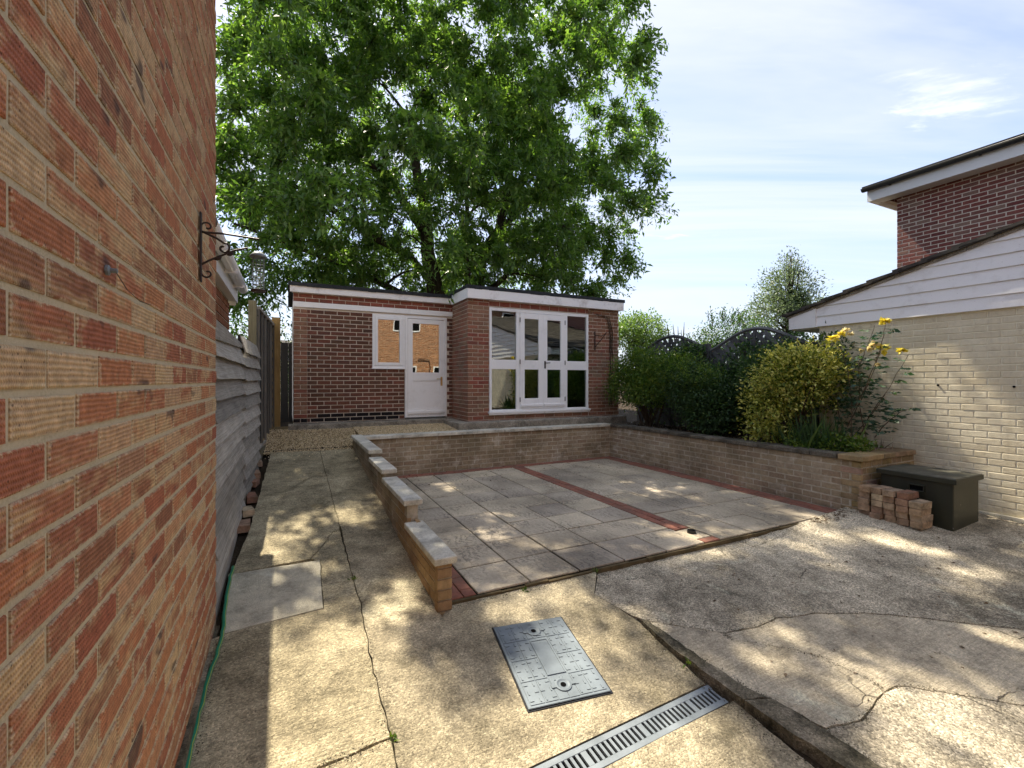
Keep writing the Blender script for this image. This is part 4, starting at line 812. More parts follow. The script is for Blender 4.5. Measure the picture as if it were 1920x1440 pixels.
gu = gm.build('gutter', 'black', uh, smooth=True); gu.modifiers.new('thick', 'SOLIDIFY').thickness = .005
MB().extr([(gp_[i][0], 5.17, gp_[i][1]) for i in range(11)], (0, .01, 0)).build('gutter_end', 'black', gu)
for y in (4.7, 3.4, 2.1): MB().box(UX - .392, UX - .326, y, y + .03, 5.385, 5.40).build('gutter_bracket', 'black', gu)
RZ = lambda x: 5.47 + (x - 10.62) * .36
MB().extr([(10.66, -6, RZ(10.66) - .02), (10.66, 5.15, RZ(10.66) - .02), (13.5, 5.15, RZ(13.5) - .02), (13.5, -6, RZ(13.5) - .02)], (0, 0, .02)).build('roof_deck', 'tile', uh)
sa = math.atan(.36)
for r in range(10):
    x = 10.60 + r * .28; z = RZ(x) + .005
    for c in range(14):
        o = bpy.data.objects.new('roof_tile', tile_me(.298, .31, .036, 'tile')); o.matrix_basis = Matrix.Translation((x + R.uniform(-.005, .005), 5.18 - c * .302, z)) @ Matrix.Rotation(rad(-90), 4, 'Z') @ Matrix.Rotation(sa - .10, 4, 'X'); link(o, uh)
MB().tube([(13.5, 5.2, RZ(13.5) + .03), (13.5, -6, RZ(13.5) + .0)], .06, 8).build('ridge', 'tile', uh)
MB().extr([(10.7, 5.05, 5.25), (16, 5.05, 5.25), (13.5, 5.05, RZ(13.5) - .03)], (0, -.1, 0)).build('gable', 'far_red', uh)
MB().extr([(13.5, 5.15, RZ(13.5) - .02), (13.5, -6, RZ(13.5) - .02), (16.4, -6, 5.45), (16.4, 5.15, 5.45)], (0, 0, .03)).build('far_roof', 'tile', uh)
# ---- house behind the viewer (seen in the glass)
hb = thing('rear_house', (5, -8.2, 0), 'sunlit orange brick house mirrored in the summerhouse glass', 'house')
MB().box(-.3, 14, -12, -8.2, -.8, 5.7).build('wall', 'far_orange', hb); MB().extr([(-.6, -7.9, 5.7), (14.3, -7.9, 5.7), (14.3, -11, 6.9), (-.6, -11, 6.9)], (0, 0, .1)).build('roof', 'tile', hb)
for (x0, x1, z0, z1) in ((1.2, 2.6, 3.5, 4.7), (5.35, 6.9, 4.3, 5.1), (6.2, 6.65, 1.5, 2.35), (7.65, 8.6, 1.5, 2.35), (11.3, 13.0, 4.4, 5.5), (1.0, 2.8, .6, 1.9)):
    wf = frame(MB(), x0, x1, z0, z1, -8.24, -8.16, .07).build('window', 'upvc', hb); bx('pane', 'glass', wf, x0 + .07, x1 - .07, -8.22, -8.21, z0 + .07, z1 - .07); bx('room_dark', 'void', wf, x0 + .07, x1 - .07, -8.198, -8.19, z0 + .07, z1 - .07)
MB().tube([(6.75, -8.15, 2.6), (6.8, -8.12, 2.75), (7.4, -8.12, 2.75), (7.45, -8.12, 1.4)], .03, 6).build('waste_pipe', 'black', hb)
# ================================================================= TRELLIS FENCE ON THE FAR RIGHT
def arch_panel(Y0, Y1, X, zs, zp, label):
    t = thing('lattice_fence', (X, (Y0 + Y1) / 2, .5), label, 'fence panel', 'arched lattice panels along the garden edge'); L = Y0 - Y1; n = 20
    top = lambda u: zs + (zp - zs) * math.sin(math.pi * u) ** 1.2
    MB().tube([(X, Y0 - L * i / n, top(i / n)) for i in range(n + 1)], .034, 4).build('arched_rail', 'trellis', t)
    for y in (Y0, Y1): MB().box(X - .025, X + .025, y - .02, y + .02, .5, zs).build('side_rail', 'trellis', t)
    MB().box(X - .02, X + .02, Y1, Y0, .52, .58).build('bottom_rail', 'trellis', t); MB().box(X - .03, X - .008, (Y0 + Y1) / 2 - .02, (Y0 + Y1) / 2 + .02, .58, zp - .02).build('centre_rail', 'trellis', t)
    for sgn, dx in ((1, .012), (-1, -.006)):
        s_ = -3.2
        while s_ < 3.2:
            pts = []
            for k in range(61):
                u = k / 60; z = (1.45 + s_) + sgn * (u - .5) * L
                if .58 < z < top(u) - .03: pts.append((u, z))
            if len(pts) > 6:
                (ua, z1), (ub, z2) = pts[0], pts[-1]; a, b = Vector((X + dx, Y0 - L * ua, z1)), Vector((X + dx, Y0 - L * ub, z2)); dd = (b - a).normalized(); pp = Vector((0, -dd.z, dd.y)) * .038
                MB().extr([a - pp, b - pp, b + pp, a + pp], (.014 * (1 if dx > 0 else -1), 0, 0)).build('lath', 'trellis', t)
            s_ += .165
    return t
arch_panel(6.12, 4.30, 7.3, 2.10, 2.43, 'larger arched grey lattice panel behind the golden bush')
arch_panel(8.02, 6.28, 7.3, 2.18, 2.46, 'smaller looking arched grey lattice panel nearest the summerhouse')
for y, zt, lb in ((6.20, 2.24, 'grey square post between the two arched lattice panels'), (8.10, 2.32, 'grey square post beside the arched lattice panel nearest the summerhouse')):
    t = thing('trellis_post', (7.3, y, .5), lb, 'post'); MB().box(7.25, 7.35, y - .045, y + .045, .4, zt).build('shaft', 'trellis', t, bevel=.006)
cf = thing('closeboard_fence', (7.33, 4, .5), 'dark board fence between the lattice and the cream garage', 'fence')
for i in range(3): MB().box(7.28, 7.30, 4.26 - .13 * (i + 1), 4.26 - .13 * i - .004, .5, 2.13).build('board', 'trellis', cf)
MB().box(7.25, 7.279, 3.87, 4.26, 1.98, 2.06).build('rail', 'trellis', cf)
# ================================================================= SMALL THINGS
# ---- iron bracket with bird feeder
ib = thing('scroll_bracket', (-.40, 2.77, 2.2), 'black scrolled iron bracket on the tall combed brick wall', 'bracket')
Yb = 2.77; Xw = -.402
MB().box(Xw, Xw + .008, Yb - .016, Yb + .016, 2.03, 2.385).build('back_bar', 'iron', ib, bevel=.002)
MB().tube([(Xw + .005, Yb, 2.285), (-.30, Yb, 2.29), (-.14, Yb, 2.283)], .0055, 6).build('arm', 'iron', ib)
def spiral(cx0, cz, r0, a0, turns, sg, n=18): return [(cx0 + r0 * (1 - .78 * i / n) * math.cos(a0 + sg * turns * 6.283 * i / n), Yb, cz + r0 * (1 - .78 * i / n) * math.sin(a0 + sg * turns * 6.283 * i / n)) for i in range(n + 1)]
MB().tube([(Xw + .006, Yb, 2.29)] + spiral(Xw + .032, 2.315, .027, rad(180), .85, -1), .0045, 6).build('scroll', 'iron', ib); MB().tube([(Xw + .006, Yb, 2.10)] + spiral(Xw + .032, 2.078, .027, rad(180), .85, 1), .0045, 6).build('scroll', 'iron', ib)
MB().tube([(Xw + .006, Yb, 2.29), (-.33, Yb, 2.262), (-.295, Yb, 2.24)] + spiral(-.30, 2.215, .03, rad(60), .95, -1), .0055, 6).build('scroll', 'iron', ib)
MB().tube([(Xw + .006, Yb, 2.12), (-.36, Yb, 2.145), (-.33, Yb, 2.163), (-.25, Yb, 2.21), (-.19, Yb, 2.23)], .0055, 6).build('stay', 'iron', ib)
for u in (.35, .62):
    p = Vector((Xw + .006, Yb, 2.12)).lerp(Vector((-.19, Yb, 2.23)), u); MB().lathe(p, [(.0, -.02), (.009, -.008), (.009, .008), (0, .02)], 8, Matrix.Rotation(rad(62), 4, 'Y')).build('twist', 'iron', ib)
bf = thing('bird_feeder', (-.145, 2.77, 2.0), 'wire mesh bird feeder with metal cap hanging from the scrolled bracket', 'bird feeder'); fx, fy = -.142, 2.77
MB().tube([(fx, fy, 2.285), (fx, fy, 2.215)], .0018, 5).build('hanger', 'iron', bf); MB().lathe((fx, fy, 2.185), [(.001, .032), (.02, .029), (.041, .008), (.042, 0), (.038, 0), (.0, .02)], 16).build('cap', 'galv', bf, smooth=True)
wr = MB()
for k in range(10): a = 6.283 * k / 10; wr.tube([(fx + .03 * math.cos(a), fy + .03 * math.sin(a), 2.19), (fx + .03 * math.cos(a), fy + .03 * math.sin(a), 2.01)], .0011, 4)
for k in range(12): z = 2.185 - k * .0155; wr.tube([(fx + .03 * math.cos(6.283 * j / 14), fy + .03 * math.sin(6.283 * j / 14), z) for j in range(15)], .0011, 4)
wr.build('wire_cage', 'galv', bf); MB().lathe((fx, fy, 2.0), [(0, 0), (.034, 0), (.036, .012), (.0, .012)], 14).build('base', 'iron', bf)
ey = thing('wall_eye', (-.40, 1.45, 1.8), 'small grey screw eye with thin wire on the combed brick wall', 'hook')
MB().lathe((-.404, 1.452, 1.803), [(.013, 0), (.013, .006), (.006, .009), (.006, .022), (0, .022)], 10, Matrix.Rotation(rad(90), 4, 'Y')).build('screw', 'galv', ey); MB().tube([(-.385, 1.452, 1.80), (-.39, 1.56, 1.775), (-.395, 1.70, 1.765), (-.40, 1.84, 1.775)], .0012, 4).build('wire', 'iron', ey)
# ---- hose
hp = [onG(x, y) for x, y in ((437, 1066), (430, 1092), (422, 1150), (417, 1190), (405, 1235), (390, 1280), (372, 1345), (352, 1425))]; hp.append((hp[-1][0] + .02, 1.4))
hs = thing('garden_hose', (hp[3][0], hp[3][1], 0), 'green garden hose lying along the foot of the house wall', 'hose')
hpt = []
for i in range(len(hp) - 1):
    for k in range(4): u = k / 4; x = hp[i][0] * (1 - u) + hp[i + 1][0] * u + .004 * math.sin(i * 2 + u * 5); y = hp[i][1] * (1 - u) + hp[i + 1][1] * u; hpt.append((x, y, za(x, y) + .013))
MB().tube(hpt, .0115, 8).build('tube', 'hose', hs, smooth=True); MB().tube([(x + .008, y, z + .0078) for x, y, z in hpt], .0022, 4).build('stripe', 'hose_stripe', hs)
# ---- manhole cover
A, B_, D_ = (Vector((p[0], p[1], za(*p))) for p in ((1.176, 2.675), (1.660, 2.608), (1.087, 2.006)))
exv = (B_ - A).normalized(); eyv = (A - D_); eyv = (eyv - exv * eyv.dot(exv)).normalized(); ez = exv.cross(eyv); ctr = A + (B_ - A) / 2 - eyv * .3375
mxm = Matrix(((exv.x, eyv.x, ez.x, ctr.x), (exv.y, eyv.y, ez.y, ctr.y), (exv.z, eyv.z, ez.z, ctr.z), (0, 0, 0, 1)))
mh = thing('manhole_cover', ctr, 'rectangular grey metal inspection cover with raised pattern set in the concrete', 'manhole cover')
HW, HH = .245, .3375
MB().box(-HW, HW, -HH, HH, -.02, .004, mx=mxm).build('frame', 'black', mh)
MB().box(-HW + .008, HW - .008, -HH + .008, HH - .008, .0045, .011, mx=mxm).build('plate', 'cover_metal', mh, bevel=.003)
pan = MB(); xc = [-.222, -.138, -.062, .062, .138, .222]; yc = [-.315, -.16, 0, .16, .315]
for i in range(5):
    for j in range(4):
        if i == 2: continue
        pan.box(xc[i] + .0022, xc[i + 1] - .0022, yc[j] + .0022, yc[j + 1] - .0022, .0112, .0138, mx=mxm)
for (a, b, c, d_) in ((-.0598, -.0015, .165, .315), (.0015, .0598, .165, .315), (-.0598, -.0015, -.315, -.165), (.0015, .0598, -.315, -.165), (-.058, .058, -.146, .146)): pan.box(a, b, c, d_, .0112, .0138 if b < .05 or a > -.05 else .0128, mx=mxm)
pan.build('raised_panel', 'cover_metal', mh, bevel=.0012)['kind'] = 'stuff'
trd = MB()
for i in range(5):
    for j in range(12):
        if i == 2 and 3 <= j <= 8: continue
        cx0 = (xc[i] + xc[i + 1]) / 2; cy0 = -.29 + j * .0527
        if i == 2 and j in (0, 1, 10, 11): continue
        for k, ox in enumerate((-.024, .022)):
            if (i + j + k) % 2: trd.box(cx0 + ox - .004, cx0 + ox + .004, cy0 - .013, cy0 + .013, .0139, .0168, mx=mxm)
            else: trd.box(cx0 + ox - .011, cx0 + ox + .011, cy0 - .004, cy0 + .004, .0139, .0168, mx=mxm)
trd.build('tread_pattern', 'cover_metal', mh)['kind'] = 'stuff'
bd = MB(); frame_pts = ((-.056, .056, .138, .144), (-.056, .056, -.144, -.138), (-.056, -.050, -.138, .138), (.050, .056, -.138, .138))
for a, b, c, d_ in frame_pts: bd.box(a, b, c, d_, .0129, .0160, mx=mxm)
bd.build('badge_frame', 'cover_metal', mh)
for s_ in (1, -1):
    c0 = mxm @ Vector((0, s_ * .228, .0139)); rm = mxm.to_3x3().to_4x4(); sk = MB().lathe(c0, [(.046, 0), (.046, .005), (.036, .006), (.026, .0015), (.0, .001)], 18, rm).build('lifting_socket', 'cover_metal', mh, smooth=False)
    MB().lathe(c0, [(.016, .0035), (.0, .0035)], 12, rm).build('socket_hole', 'void', sk)
    for q in (-1, 1): MB().box(q * .056 - .014, q * .056 + .014, s_ * .228 - .011, s_ * .228 + .011, .0139, .0185, mx=mxm).build('socket_ear', 'cover_metal', sk)
# ---- slotted channel drain
cd = thing('channel_drain', (1.5, 1.69, -.18), 'slotted grey metal channel drain crossing the concrete apron', 'drain')
ang = math.atan2(.04, 1.0); zc_ = za(0, 1.69) - .001
mxc = Matrix.Translation((1.3, 1.693, zc_)) @ Matrix.Rotation(ang, 4, 'Z') @ Matrix.Rotation(math.atan(.118), 4, 'X')
MB().box(-.8, .81, -.062, .062, -.11, -.10, mx=mxc).build('channel_floor', 'void', cd)
for s_ in (-1, 1):
    MB().box(-.8, .81, s_ * .062 - (.0 if s_ > 0 else .006), s_ * .062 + (.006 if s_ > 0 else .0), -.11, .002, mx=mxc).build('channel_side', 'void', cd); a, b = (.036, .067) if s_ > 0 else (-.067, -.036); MB().box(-.8, .81, a, b, -.012, .004, mx=mxc).build('side_rail', 'galv', cd, bevel=.002)
nb_ = 0; u = -.79
while u < .80:
    wd = .0145 if nb_ % 11 else .03; MB().box(u, u + wd, -.036, .036, -.010, .003, mx=mxc).build('bar', 'galv', cd); u += wd + .0155; nb_ += 1
# ---- storage chest
sc_ = thing('storage_chest', (6.35, 2.45, -.03), 'dark green metal storage chest with worn lid against the bed wall', 'chest')
zg = -.035; bdy = MB().box(6.03, 6.61, 2.13, 2.76, zg, .50).build('body', 'box_green', sc_, bevel=.012, seg=2)
lid = MB().box(6.005, 6.63, 2.105, 2.785, .501, .535).build('lid', 'box_top', sc_, bevel=.008, seg=2); MB().box(6.0, 6.012, 2.10, 2.79, .478, .528).build('lid_lip', 'box_green', lid, bevel=.003)
MB().box(6.0, 6.63, 2.098, 2.104, .478, .528).build('lid_lip', 'box_green', lid)
hn = MB()
for a, b, c, d_ in ((2.36, 2.50, .405, .417), (2.36, 2.50, .345, .357), (2.36, 2.372, .357, .405), (2.488, 2.50, .357, .405)): hn.box(6.012, 6.032, a, b, c, d_)
hn.build('handle', 'box_green', sc_, bevel=.003); MB().box(6.025, 6.0305, 2.372, 2.488, .357, .405).build('handle_recess', 'void', sc_)
# ---- brick stack
hts = [5, 5, 5, 5, 4]; base = zb(5.85, 2.5) - .002
for c, h_ in enumerate(hts):
    for r in range(h_):
        x_ = 5.865 + R.uniform(-.022, .022); y_ = 2.795 - c * .116 + R.uniform(-.005, .005) - (.004 if c == 4 else 0)
        loose_brick((x_ - (0.02 if c == 4 else 0), y_, base + r * .0685), R.uniform(-.07, .07), '%s brick of the %s column in the small brick stack' % (['bottom', 'second', 'third', 'fourth', 'topmost'][r] if r < 4 or h_ == 5 else 'fourth', ['bed wall side', 'second', 'middle', 'fourth', 'shorter last'][c]), 'bricks stacked before the green chest', seed=50 + c * 7 + r)
# ================================================================= PLANTS
def ell(c, r, n, lo=.0):
    d = unit(NR.normal(0, 1, (n, 3))); q = (lo ** 3 + (1 - lo ** 3) * NR.random((n, 1))) ** (1 / 3); return np.array(c) + d * q * np.array(r), d
def shrub(t, lobes, n, L, W, mat, stems=None, lo=.55, droop=-.1, clump=.0, name='foliage'):
    P = []; D = []; vol = np.array([l[1][0] * l[1][1] * l[1][2] for l in lobes]); vol = vol / vol.sum()
    for (c, r), k in zip(lobes, vol):
        m = max(6, int(n * k)); nc = max(5, m // 14); cc, cd_ = ell(c, r, nc, lo); idx = NR.integers(0, nc, m)
        s_ = min(r) * .16 + L * .6; p = cc[idx] + NR.normal(0, 1, (m, 3)) * s_ * [1, 1, .8]; P.append(p); D.append(cd_[idx] * .7 + NR.normal(0, .6, (m, 3)) + [0, 0, .35 + droop])
    P = np.concatenate(P); D = np.concatenate(D); leaves(name, P, D, NR.uniform(.6, 1.15, len(P)) * L, W, mat, t)
    if stems:
        mb = MB(); b = Vector(t.location)
        for (c, r) in lobes:
            for k in range(stems):
                e_ = Vector(c) + Vector((R.uniform(-.6, .6) * r[0], R.uniform(-.6, .6) * r[1], R.uniform(-.3, .6) * r[2])); s0 = b + Vector((R.uniform(-.12, .12), R.uniform(-.12, .12), -.03)); md = s0.lerp(e_, .5) + Vector((R.uniform(-.06, .06), R.uniform(-.06, .06), .06)); mb.tube([s0, md, e_], [.016, .011, .004], 5)
        mb.build('stems', 'stem', t)
# bed soil
grid_obj('planting_bed', [5.98 + i * .09 for i in range(15)], [2.98 + j * .12 for j in range(43)], lambda x, y: .575 + .03 * noise.noise(Vector((x * 3, y * 3, 0))) + .012 * noise.noise(Vector((x * 11, y * 11, 2))), 'soil', 'structure')
lp = np.stack([NR.uniform(5.98, 7.2, 900), NR.uniform(3.0, 8.0, 900), np.full(900, .60)], 1); tag(leaves('leaf_litter', lp, NR.normal(0, 1, (900, 3)) * [1, 1, .25], NR.uniform(.025, .06, 900), .5, 'litter'), 'dry fallen leaves scattered on the bed soil', 'leaf litter', kind='stuff')
t = thing('leafy_shrub', (6.45, 6.9, .58), 'broad green shrub with bare lower stems against the glazed doors pier', 'shrub')
shrub(t, [((6.35, 7.0, 1.75), (.40, .50, .42)), ((6.55, 6.3, 1.62), (.42, .45, .38)), ((6.3, 7.35, 1.45), (.35, .38, .40)), ((6.25, 6.7, 1.35), (.38, .45, .30))], 15000, .068, .45, 'leaf_mid', 5)
t = thing('dark_shrub', (6.55, 5.75, .58), 'dark rounded shrub in the middle of the bed before the lattice', 'shrub')
shrub(t, [((6.5, 5.75, 1.35), (.45, .5, .45)), ((6.45, 5.45, 1.05), (.4, .45, .4)), ((6.5, 6.05, 1.6), (.35, .35, .25))], 11000, .055, .5, 'leaf_dark', 5); shrub(t, [((6.35, 5.75, 1.62), (.4, .5, .2))], 1500, .045, .45, 'leaf_mid', name='young_growth')
t = thing('climbing_shrub', (7.12, 5.5, .58), 'dark climber sprawling over the larger arched lattice panel', 'shrub')
shrub(t, [((7.1, 5.6, 1.25), (.22, .6, .55)), ((7.1, 4.9, 1.55), (.2, .45, .5)), ((7.15, 6.5, 1.95), (.2, .35, .3)), ((7.15, 5.35, 1.95), (.12, .3, .2))], 7500, .07, .6, 'leaf_dark', 4)
t = thing('golden_bush', (6.42, 3.95, .58), 'golden variegated bush overhanging the bed wall', 'shrub')
shrub(t, [((6.45, 4.0, 1.55), (.38, .52, .40)), ((6.30, 4.25, 1.15), (.32, .36, .45)), ((6.48, 3.72, 1.72), (.30, .34, .26)), ((6.25, 4.25, .85), (.26, .30, .25)), ((6.5, 4.15, 1.85), (.2, .3, .15))], 8200, .058, .5, 'leaf_gold', 4, lo=.66)
gs = MB(); gp2 = []; gd2 = []
for k in range(70):
    a, b_ = R.uniform(0, 6.28), R.uniform(.1, 1.0); s0 = Vector((6.42 + .36 * math.cos(a) * b_, 4.0 + .5 * math.sin(a) * b_, 1.55 + .35 * (1 - b_) + R.uniform(-.3, .1))); e_ = s0 + Vector((math.cos(a) * .12, math.sin(a) * .14, R.uniform(.1, .24))); gs.tube([s0, e_], [.004, .002], 4)
    for j in range(9): gp2.append(tuple(s0.lerp(e_, .2 + .1 * j))); gd2.append((R.uniform(-1, 1), R.uniform(-1, 1), R.uniform(.1, .9)))
gs.build('shoots', 'stem', t); leaves('shoot_leaves', np.array(gp2), np.array(gd2), .055, .5, 'leaf_gold', t)
shrub(t, [((6.5, 4.0, 1.4), (.28, .40, .5))], 2600, .045, .5, 'leaf_mid', lo=.3, name='inner_foliage')
t = thing('laurel_shrub', (6.85, 4.5, .58), 'plain green shrub rising behind the golden bush', 'shrub')
shrub(t, [((6.8, 4.75, 1.55), (.3, .35, .4)), ((6.85, 4.4, 1.8), (.3, .3, .3)), ((6.9, 3.75, 1.95), (.16, .25, .22)), ((6.9, 3.65, 1.5), (.18, .25, .4))], 4600, .065, .5, 'leaf_dark', 3)
t = thing('strap_leaf_plant', (6.2, 3.65, .58), 'clump of dark arching strap leaves at the foot of the golden bush', 'plant')
n = 170; P = np.array([6.22, 3.6, .58]) + NR.normal(0, 1, (n, 3)) * [.09, .22, .01]; leaves('strap_leaves', P, NR.normal(0, .32, (n, 3)) + [-.15, -.1, 1], NR.uniform(.3, .62, n), .05, 'leaf_dark', t, fold=.05)
t = thing('low_plant', (6.15, 3.25, .58), 'low glossy green groundcover plant spilling at the bed corner', 'plant')
shrub(t, [((6.18, 3.3, .72), (.2, .22, .12)), ((6.3, 3.1, .7), (.25, .14, .12)), ((6.12, 3.7, .68), (.14, .3, .10))], 1500, .045, .6, 'leaf_mid', lo=.2)
t = thing('dry_iris', (6.75, 3.1, .58), 'withered straw coloured stalks beside the garage in the bed corner', 'plant')
n = 40; leaves('stalks', np.array([6.75, 3.1, .58]) + NR.normal(0, .03, (n, 3)) * [1, 1, .1], NR.normal(0, .7, (n, 3)) + [0, 0, .8], NR.uniform(.1, .25, n), .07, 'litter', t)
t = thing('boundary_hedge', (8.2, 6.3, .5), 'dark hedge growing close behind the arched lattice panels', 'hedge'); shrub(t, [((8.0, 5.0, 1.5), (.4, .9, .75)), ((8.0, 6.4, 1.45), (.4, .9, .75)), ((8.0, 7.8, 1.5), (.4, .9, .8)), ((8.05, 5.2, 2.05), (.3, .7, .3)), ((8.05, 7.2, 2.1), (.3, .7, .28)), ((7.9, 5.6, .9), (.4, 1.4, .6)), ((7.9, 7.4, .9), (.4, 1.2, .6))], 11000, .085, .6, 'leaf_dark', 5, lo=.3)
# ---- rose
ro = thing('rose_bush', (6.5, 3.15, .58), 'tall yellow flowering rose with sparse dark leaves against the cream wall', 'rose bush')
canes = [[(1597, 835), (1597, 760), (1592, 700), (1571, 640)], [(1625, 830), (1612, 760), (1610, 690), (1625, 650), (1640, 610)], [(1588, 800), (1620, 740), (1640, 690), (1652, 655)], [(1606, 830), (1630, 780), (1668, 725), (1703, 665)], [(1600, 770), (1625, 720), (1655, 640), (1660, 610)],
         [(1640, 820), (1665, 790), (1690, 772), (1708, 765)], [(1590, 830), (1570, 770), (1568, 720), (1565, 690)], [(1598, 820), (1640, 770), (1660, 740)]]
rp = []; rd = []; cm = MB()
for ci, c in enumerate(canes):
    Xc = 6.45 + .09 * (ci % 4); pts = [atX(x, y, Xc) for x, y in c]; fine = []
    for i in range(len(pts) - 1):
        for k in range(5): fine.append(pts[i].lerp(pts[i + 1], k / 5) + Vector((R.uniform(-.008, .008), R.uniform(-.006, .006), 0)))
    fine.append(pts[-1]); cm.tube(fine, [.007 - .0045 * i / len(fine) for i in range(len(fine))], 5)
    for i in range(2, len(fine) - 1):
        for q in range(2 if i < len(fine) * .55 else 1):
            a = R.uniform(0, 6.28); dd = Vector((math.cos(a) * .7, math.sin(a), R.uniform(-.25, .25))).normalized(); st = fine[i]; cm.tube([st, st + dd * .08], .0018, 4)
            for k in (.045, .075, .1):
                for s_ in ((-1, 1) if k < .09 else (0,)): side = Vector((-dd.y, dd.x, 0)) * s_; rp.append(st + dd * k); rd.append(dd * (1 if s_ == 0 else .35) + side + Vector((0, 0, R.uniform(-.4, .15))))
cm.build('canes', 'rose_stem', ro); leaves('rose_leaves', np.array([tuple(v) for v in rp]), np.array([tuple(v) for v in rd]), NR.uniform(.05, .085, len(rp)), .62, 'leaf_rose', ro, fold=.06)
for (x, y, X, sz, pm) in ((1562, 636, 6.45, .048, 'petal'), (1578, 629, 6.47, .045, 'petal'), (1585, 620, 6.5, .035, 'petal_pale'), (1594, 627, 6.5, .03, 'petal_pale'), (1658, 604, 6.5, .042, 'petal'), (1664, 603, 6.52, .028, 'petal_pale'), (1656, 655, 6.5, .05, 'petal'), (1640, 648, 6.53, .04, 'petal_pale'), (1632, 655, 6.5, .032, 'petal_pale'), (1692, 659, 6.5, .042, 'petal'), (1615, 658, 6.5, .025, 'petal_pale'), (1645, 684, 6.5, .024, 'petal_pale')):
    c = atX(x, y, X); n = 26; dn = unit(NR.normal(0, 1, (n, 3)) * [1, 1, .6] + [-.25, -.25, .45]); leaves('rose_flower', np.repeat(np.array([tuple(c)]), n, 0) + dn * sz * .2, dn, NR.uniform(.8, 1.3, n) * sz * 1.35, .85, pm, ro, fold=.15)
# ---- background trees and bushes
def small_tree(name, base, lobes, n, L, W, mat, label, th, limbs=10, lo=.6):
    t = thing(name, base, label, 'tree'); b = Vector(base); mb = MB(); zc = np.mean([l[0][2] for l in lobes]); topc = Vector((lobes[0][0][0], lobes[0][0][1], zc)); mb.tube([b, b.lerp(topc, .5) + Vector((.1, 0, 0)), topc], [th, th * .7, th * .3], 7); lm = mb
    for c, r in lobes:
        for k in range(limbs): e_ = Vector(c) + Vector((R.uniform(-.8, .8) * r[0], R.uniform(-.8, .8) * r[1], R.uniform(-.6, .8) * r[2])); s0 = b.lerp(topc, R.uniform(.4, .95)); lm.tube([s0, s0.lerp(e_, .55) + Vector((0, 0, .15)), e_], [th * .3, th * .17, .01], 5)
    lm.build('trunk', 'bark', t, smooth=True); shrub(t, lobes, n, L, W, mat, lo=lo, name='crown'); return t
q = lambda x, y, Y: atY(x, y, Y)
c = q(1478, 545, 17); c2 = q(1450, 590, 17); c3_ = q(1515, 590, 17); top = q(1482, 495, 17)
small_tree('holm_oak_tree', (c.x + .3, 17, .4), [(tuple(c), (1.5, 1.4, 1.5)), (tuple(c2), (1.5, 1.2, 1.2)), (tuple(c3_), (1.3, 1.2, 1.1)), (tuple(top), (.6, .6, .9))], 9500, .18, .42, 'leaf_grey', 'silvery green open crowned tree beyond the lattice fence', .22, 16, .35)
iv = q(1492, 575, 16.6); t = thing('ivy_mass', (iv.x, 16.6, .4), 'dark ivy mass wrapped round the silvery tree trunk', 'ivy'); shrub(t, [((iv.x, 16.6, iv.z), (.55, .4, 1.1)), ((iv.x + .5, 16.6, iv.z + .25), (.4, .4, .5)), ((iv.x, 16.6, iv.z - 1.6), (.6, .4, 1.0))], 3000, .13, .7, 'leaf_dark', 3)
b1 = q(1365, 615, 12.5); b2 = q(1320, 635, 12.5); b3 = q(1410, 620, 12.5)
t = thing('evergreen_bush', (b1.x, 12.5, .4), 'dense dark evergreen bush showing above the lattice panels', 'bush'); shrub(t, [((b1.x, 12.5, b1.z - .2), (1.1, .9, .75)), ((b2.x, 12.5, b2.z - .25), (.8, .8, .55)), ((b3.x, 12.5, b3.z - .2), (.9, .9, .7)), ((b1.x, 12.5, b1.z - 1.2), (1.6, 1, .9))], 7500, .12, .42, 'leaf_dark', 8)
tips = MB(); tp = []; td = []
for k in range(16):
    x = R.uniform(1330, 1400); p = q(x, 612, 12.3); e_ = q(x + R.uniform(-10, 10), R.uniform(575, 596), 12.3); tips.tube([p, e_], [.012, .006], 4)
    for j in range(9): tp.append(tuple(p.lerp(e_, .3 + .08 * j))); td.append((R.uniform(-1, 1), R.uniform(-1, 1), .6))
tips.build('shoots', 'stem', t); leaves('shoot_leaves', np.array(tp), np.array(td), .13, .4, 'leaf_dark', t)
c = q(1195, 620, 24); small_tree('round_tree', (c.x, 24, .3), [((c.x, 24, c.z), (2.0, 1.8, 1.1)), ((c.x + 1.3, 24, c.z - .5), (1.2, 1.2, .8)), ((c.x - 1.2, 24, c.z - .3), (1.4, 1.2, .9))], 6500, .2, .5, 'leaf_pale', 'pale green round headed tree far beyond the summerhouse corner', .2, 8, .5)
p0 = q(1268, 668, 14); t = thing('bare_shrub', (p0.x, 14, 1.2), 'bare spiky pruned branches poking above the smaller lattice arch', 'shrub')
for x0, x1, y1 in ((1262, 1250, 604), (1268, 1262, 608), (1272, 1271, 612), (1276, 1283, 604), (1279, 1277, 618), (1265, 1255, 640), (1282, 1290, 625)):
    a, b = q(x0, 690, 14), q(x1, y1, 14); MB().tube([a, a.lerp(b, .6) + Vector((.03, 0, 0)), b], [.05, .035, .006], 5).build('branch', 'stem', t)
c = q(1300, 655, 11); t = thing('hedge_shrub', (c.x, 11, .4), 'mid green shrub between the two lattice arches', 'shrub'); shrub(t, [((c.x, 10.8, c.z - .3), (.6, .5, .5)), ((c.x - .5, 10.8, c.z - .8), (.8, .5, .5))], 2400, .1, .45, 'leaf_mid', 4)
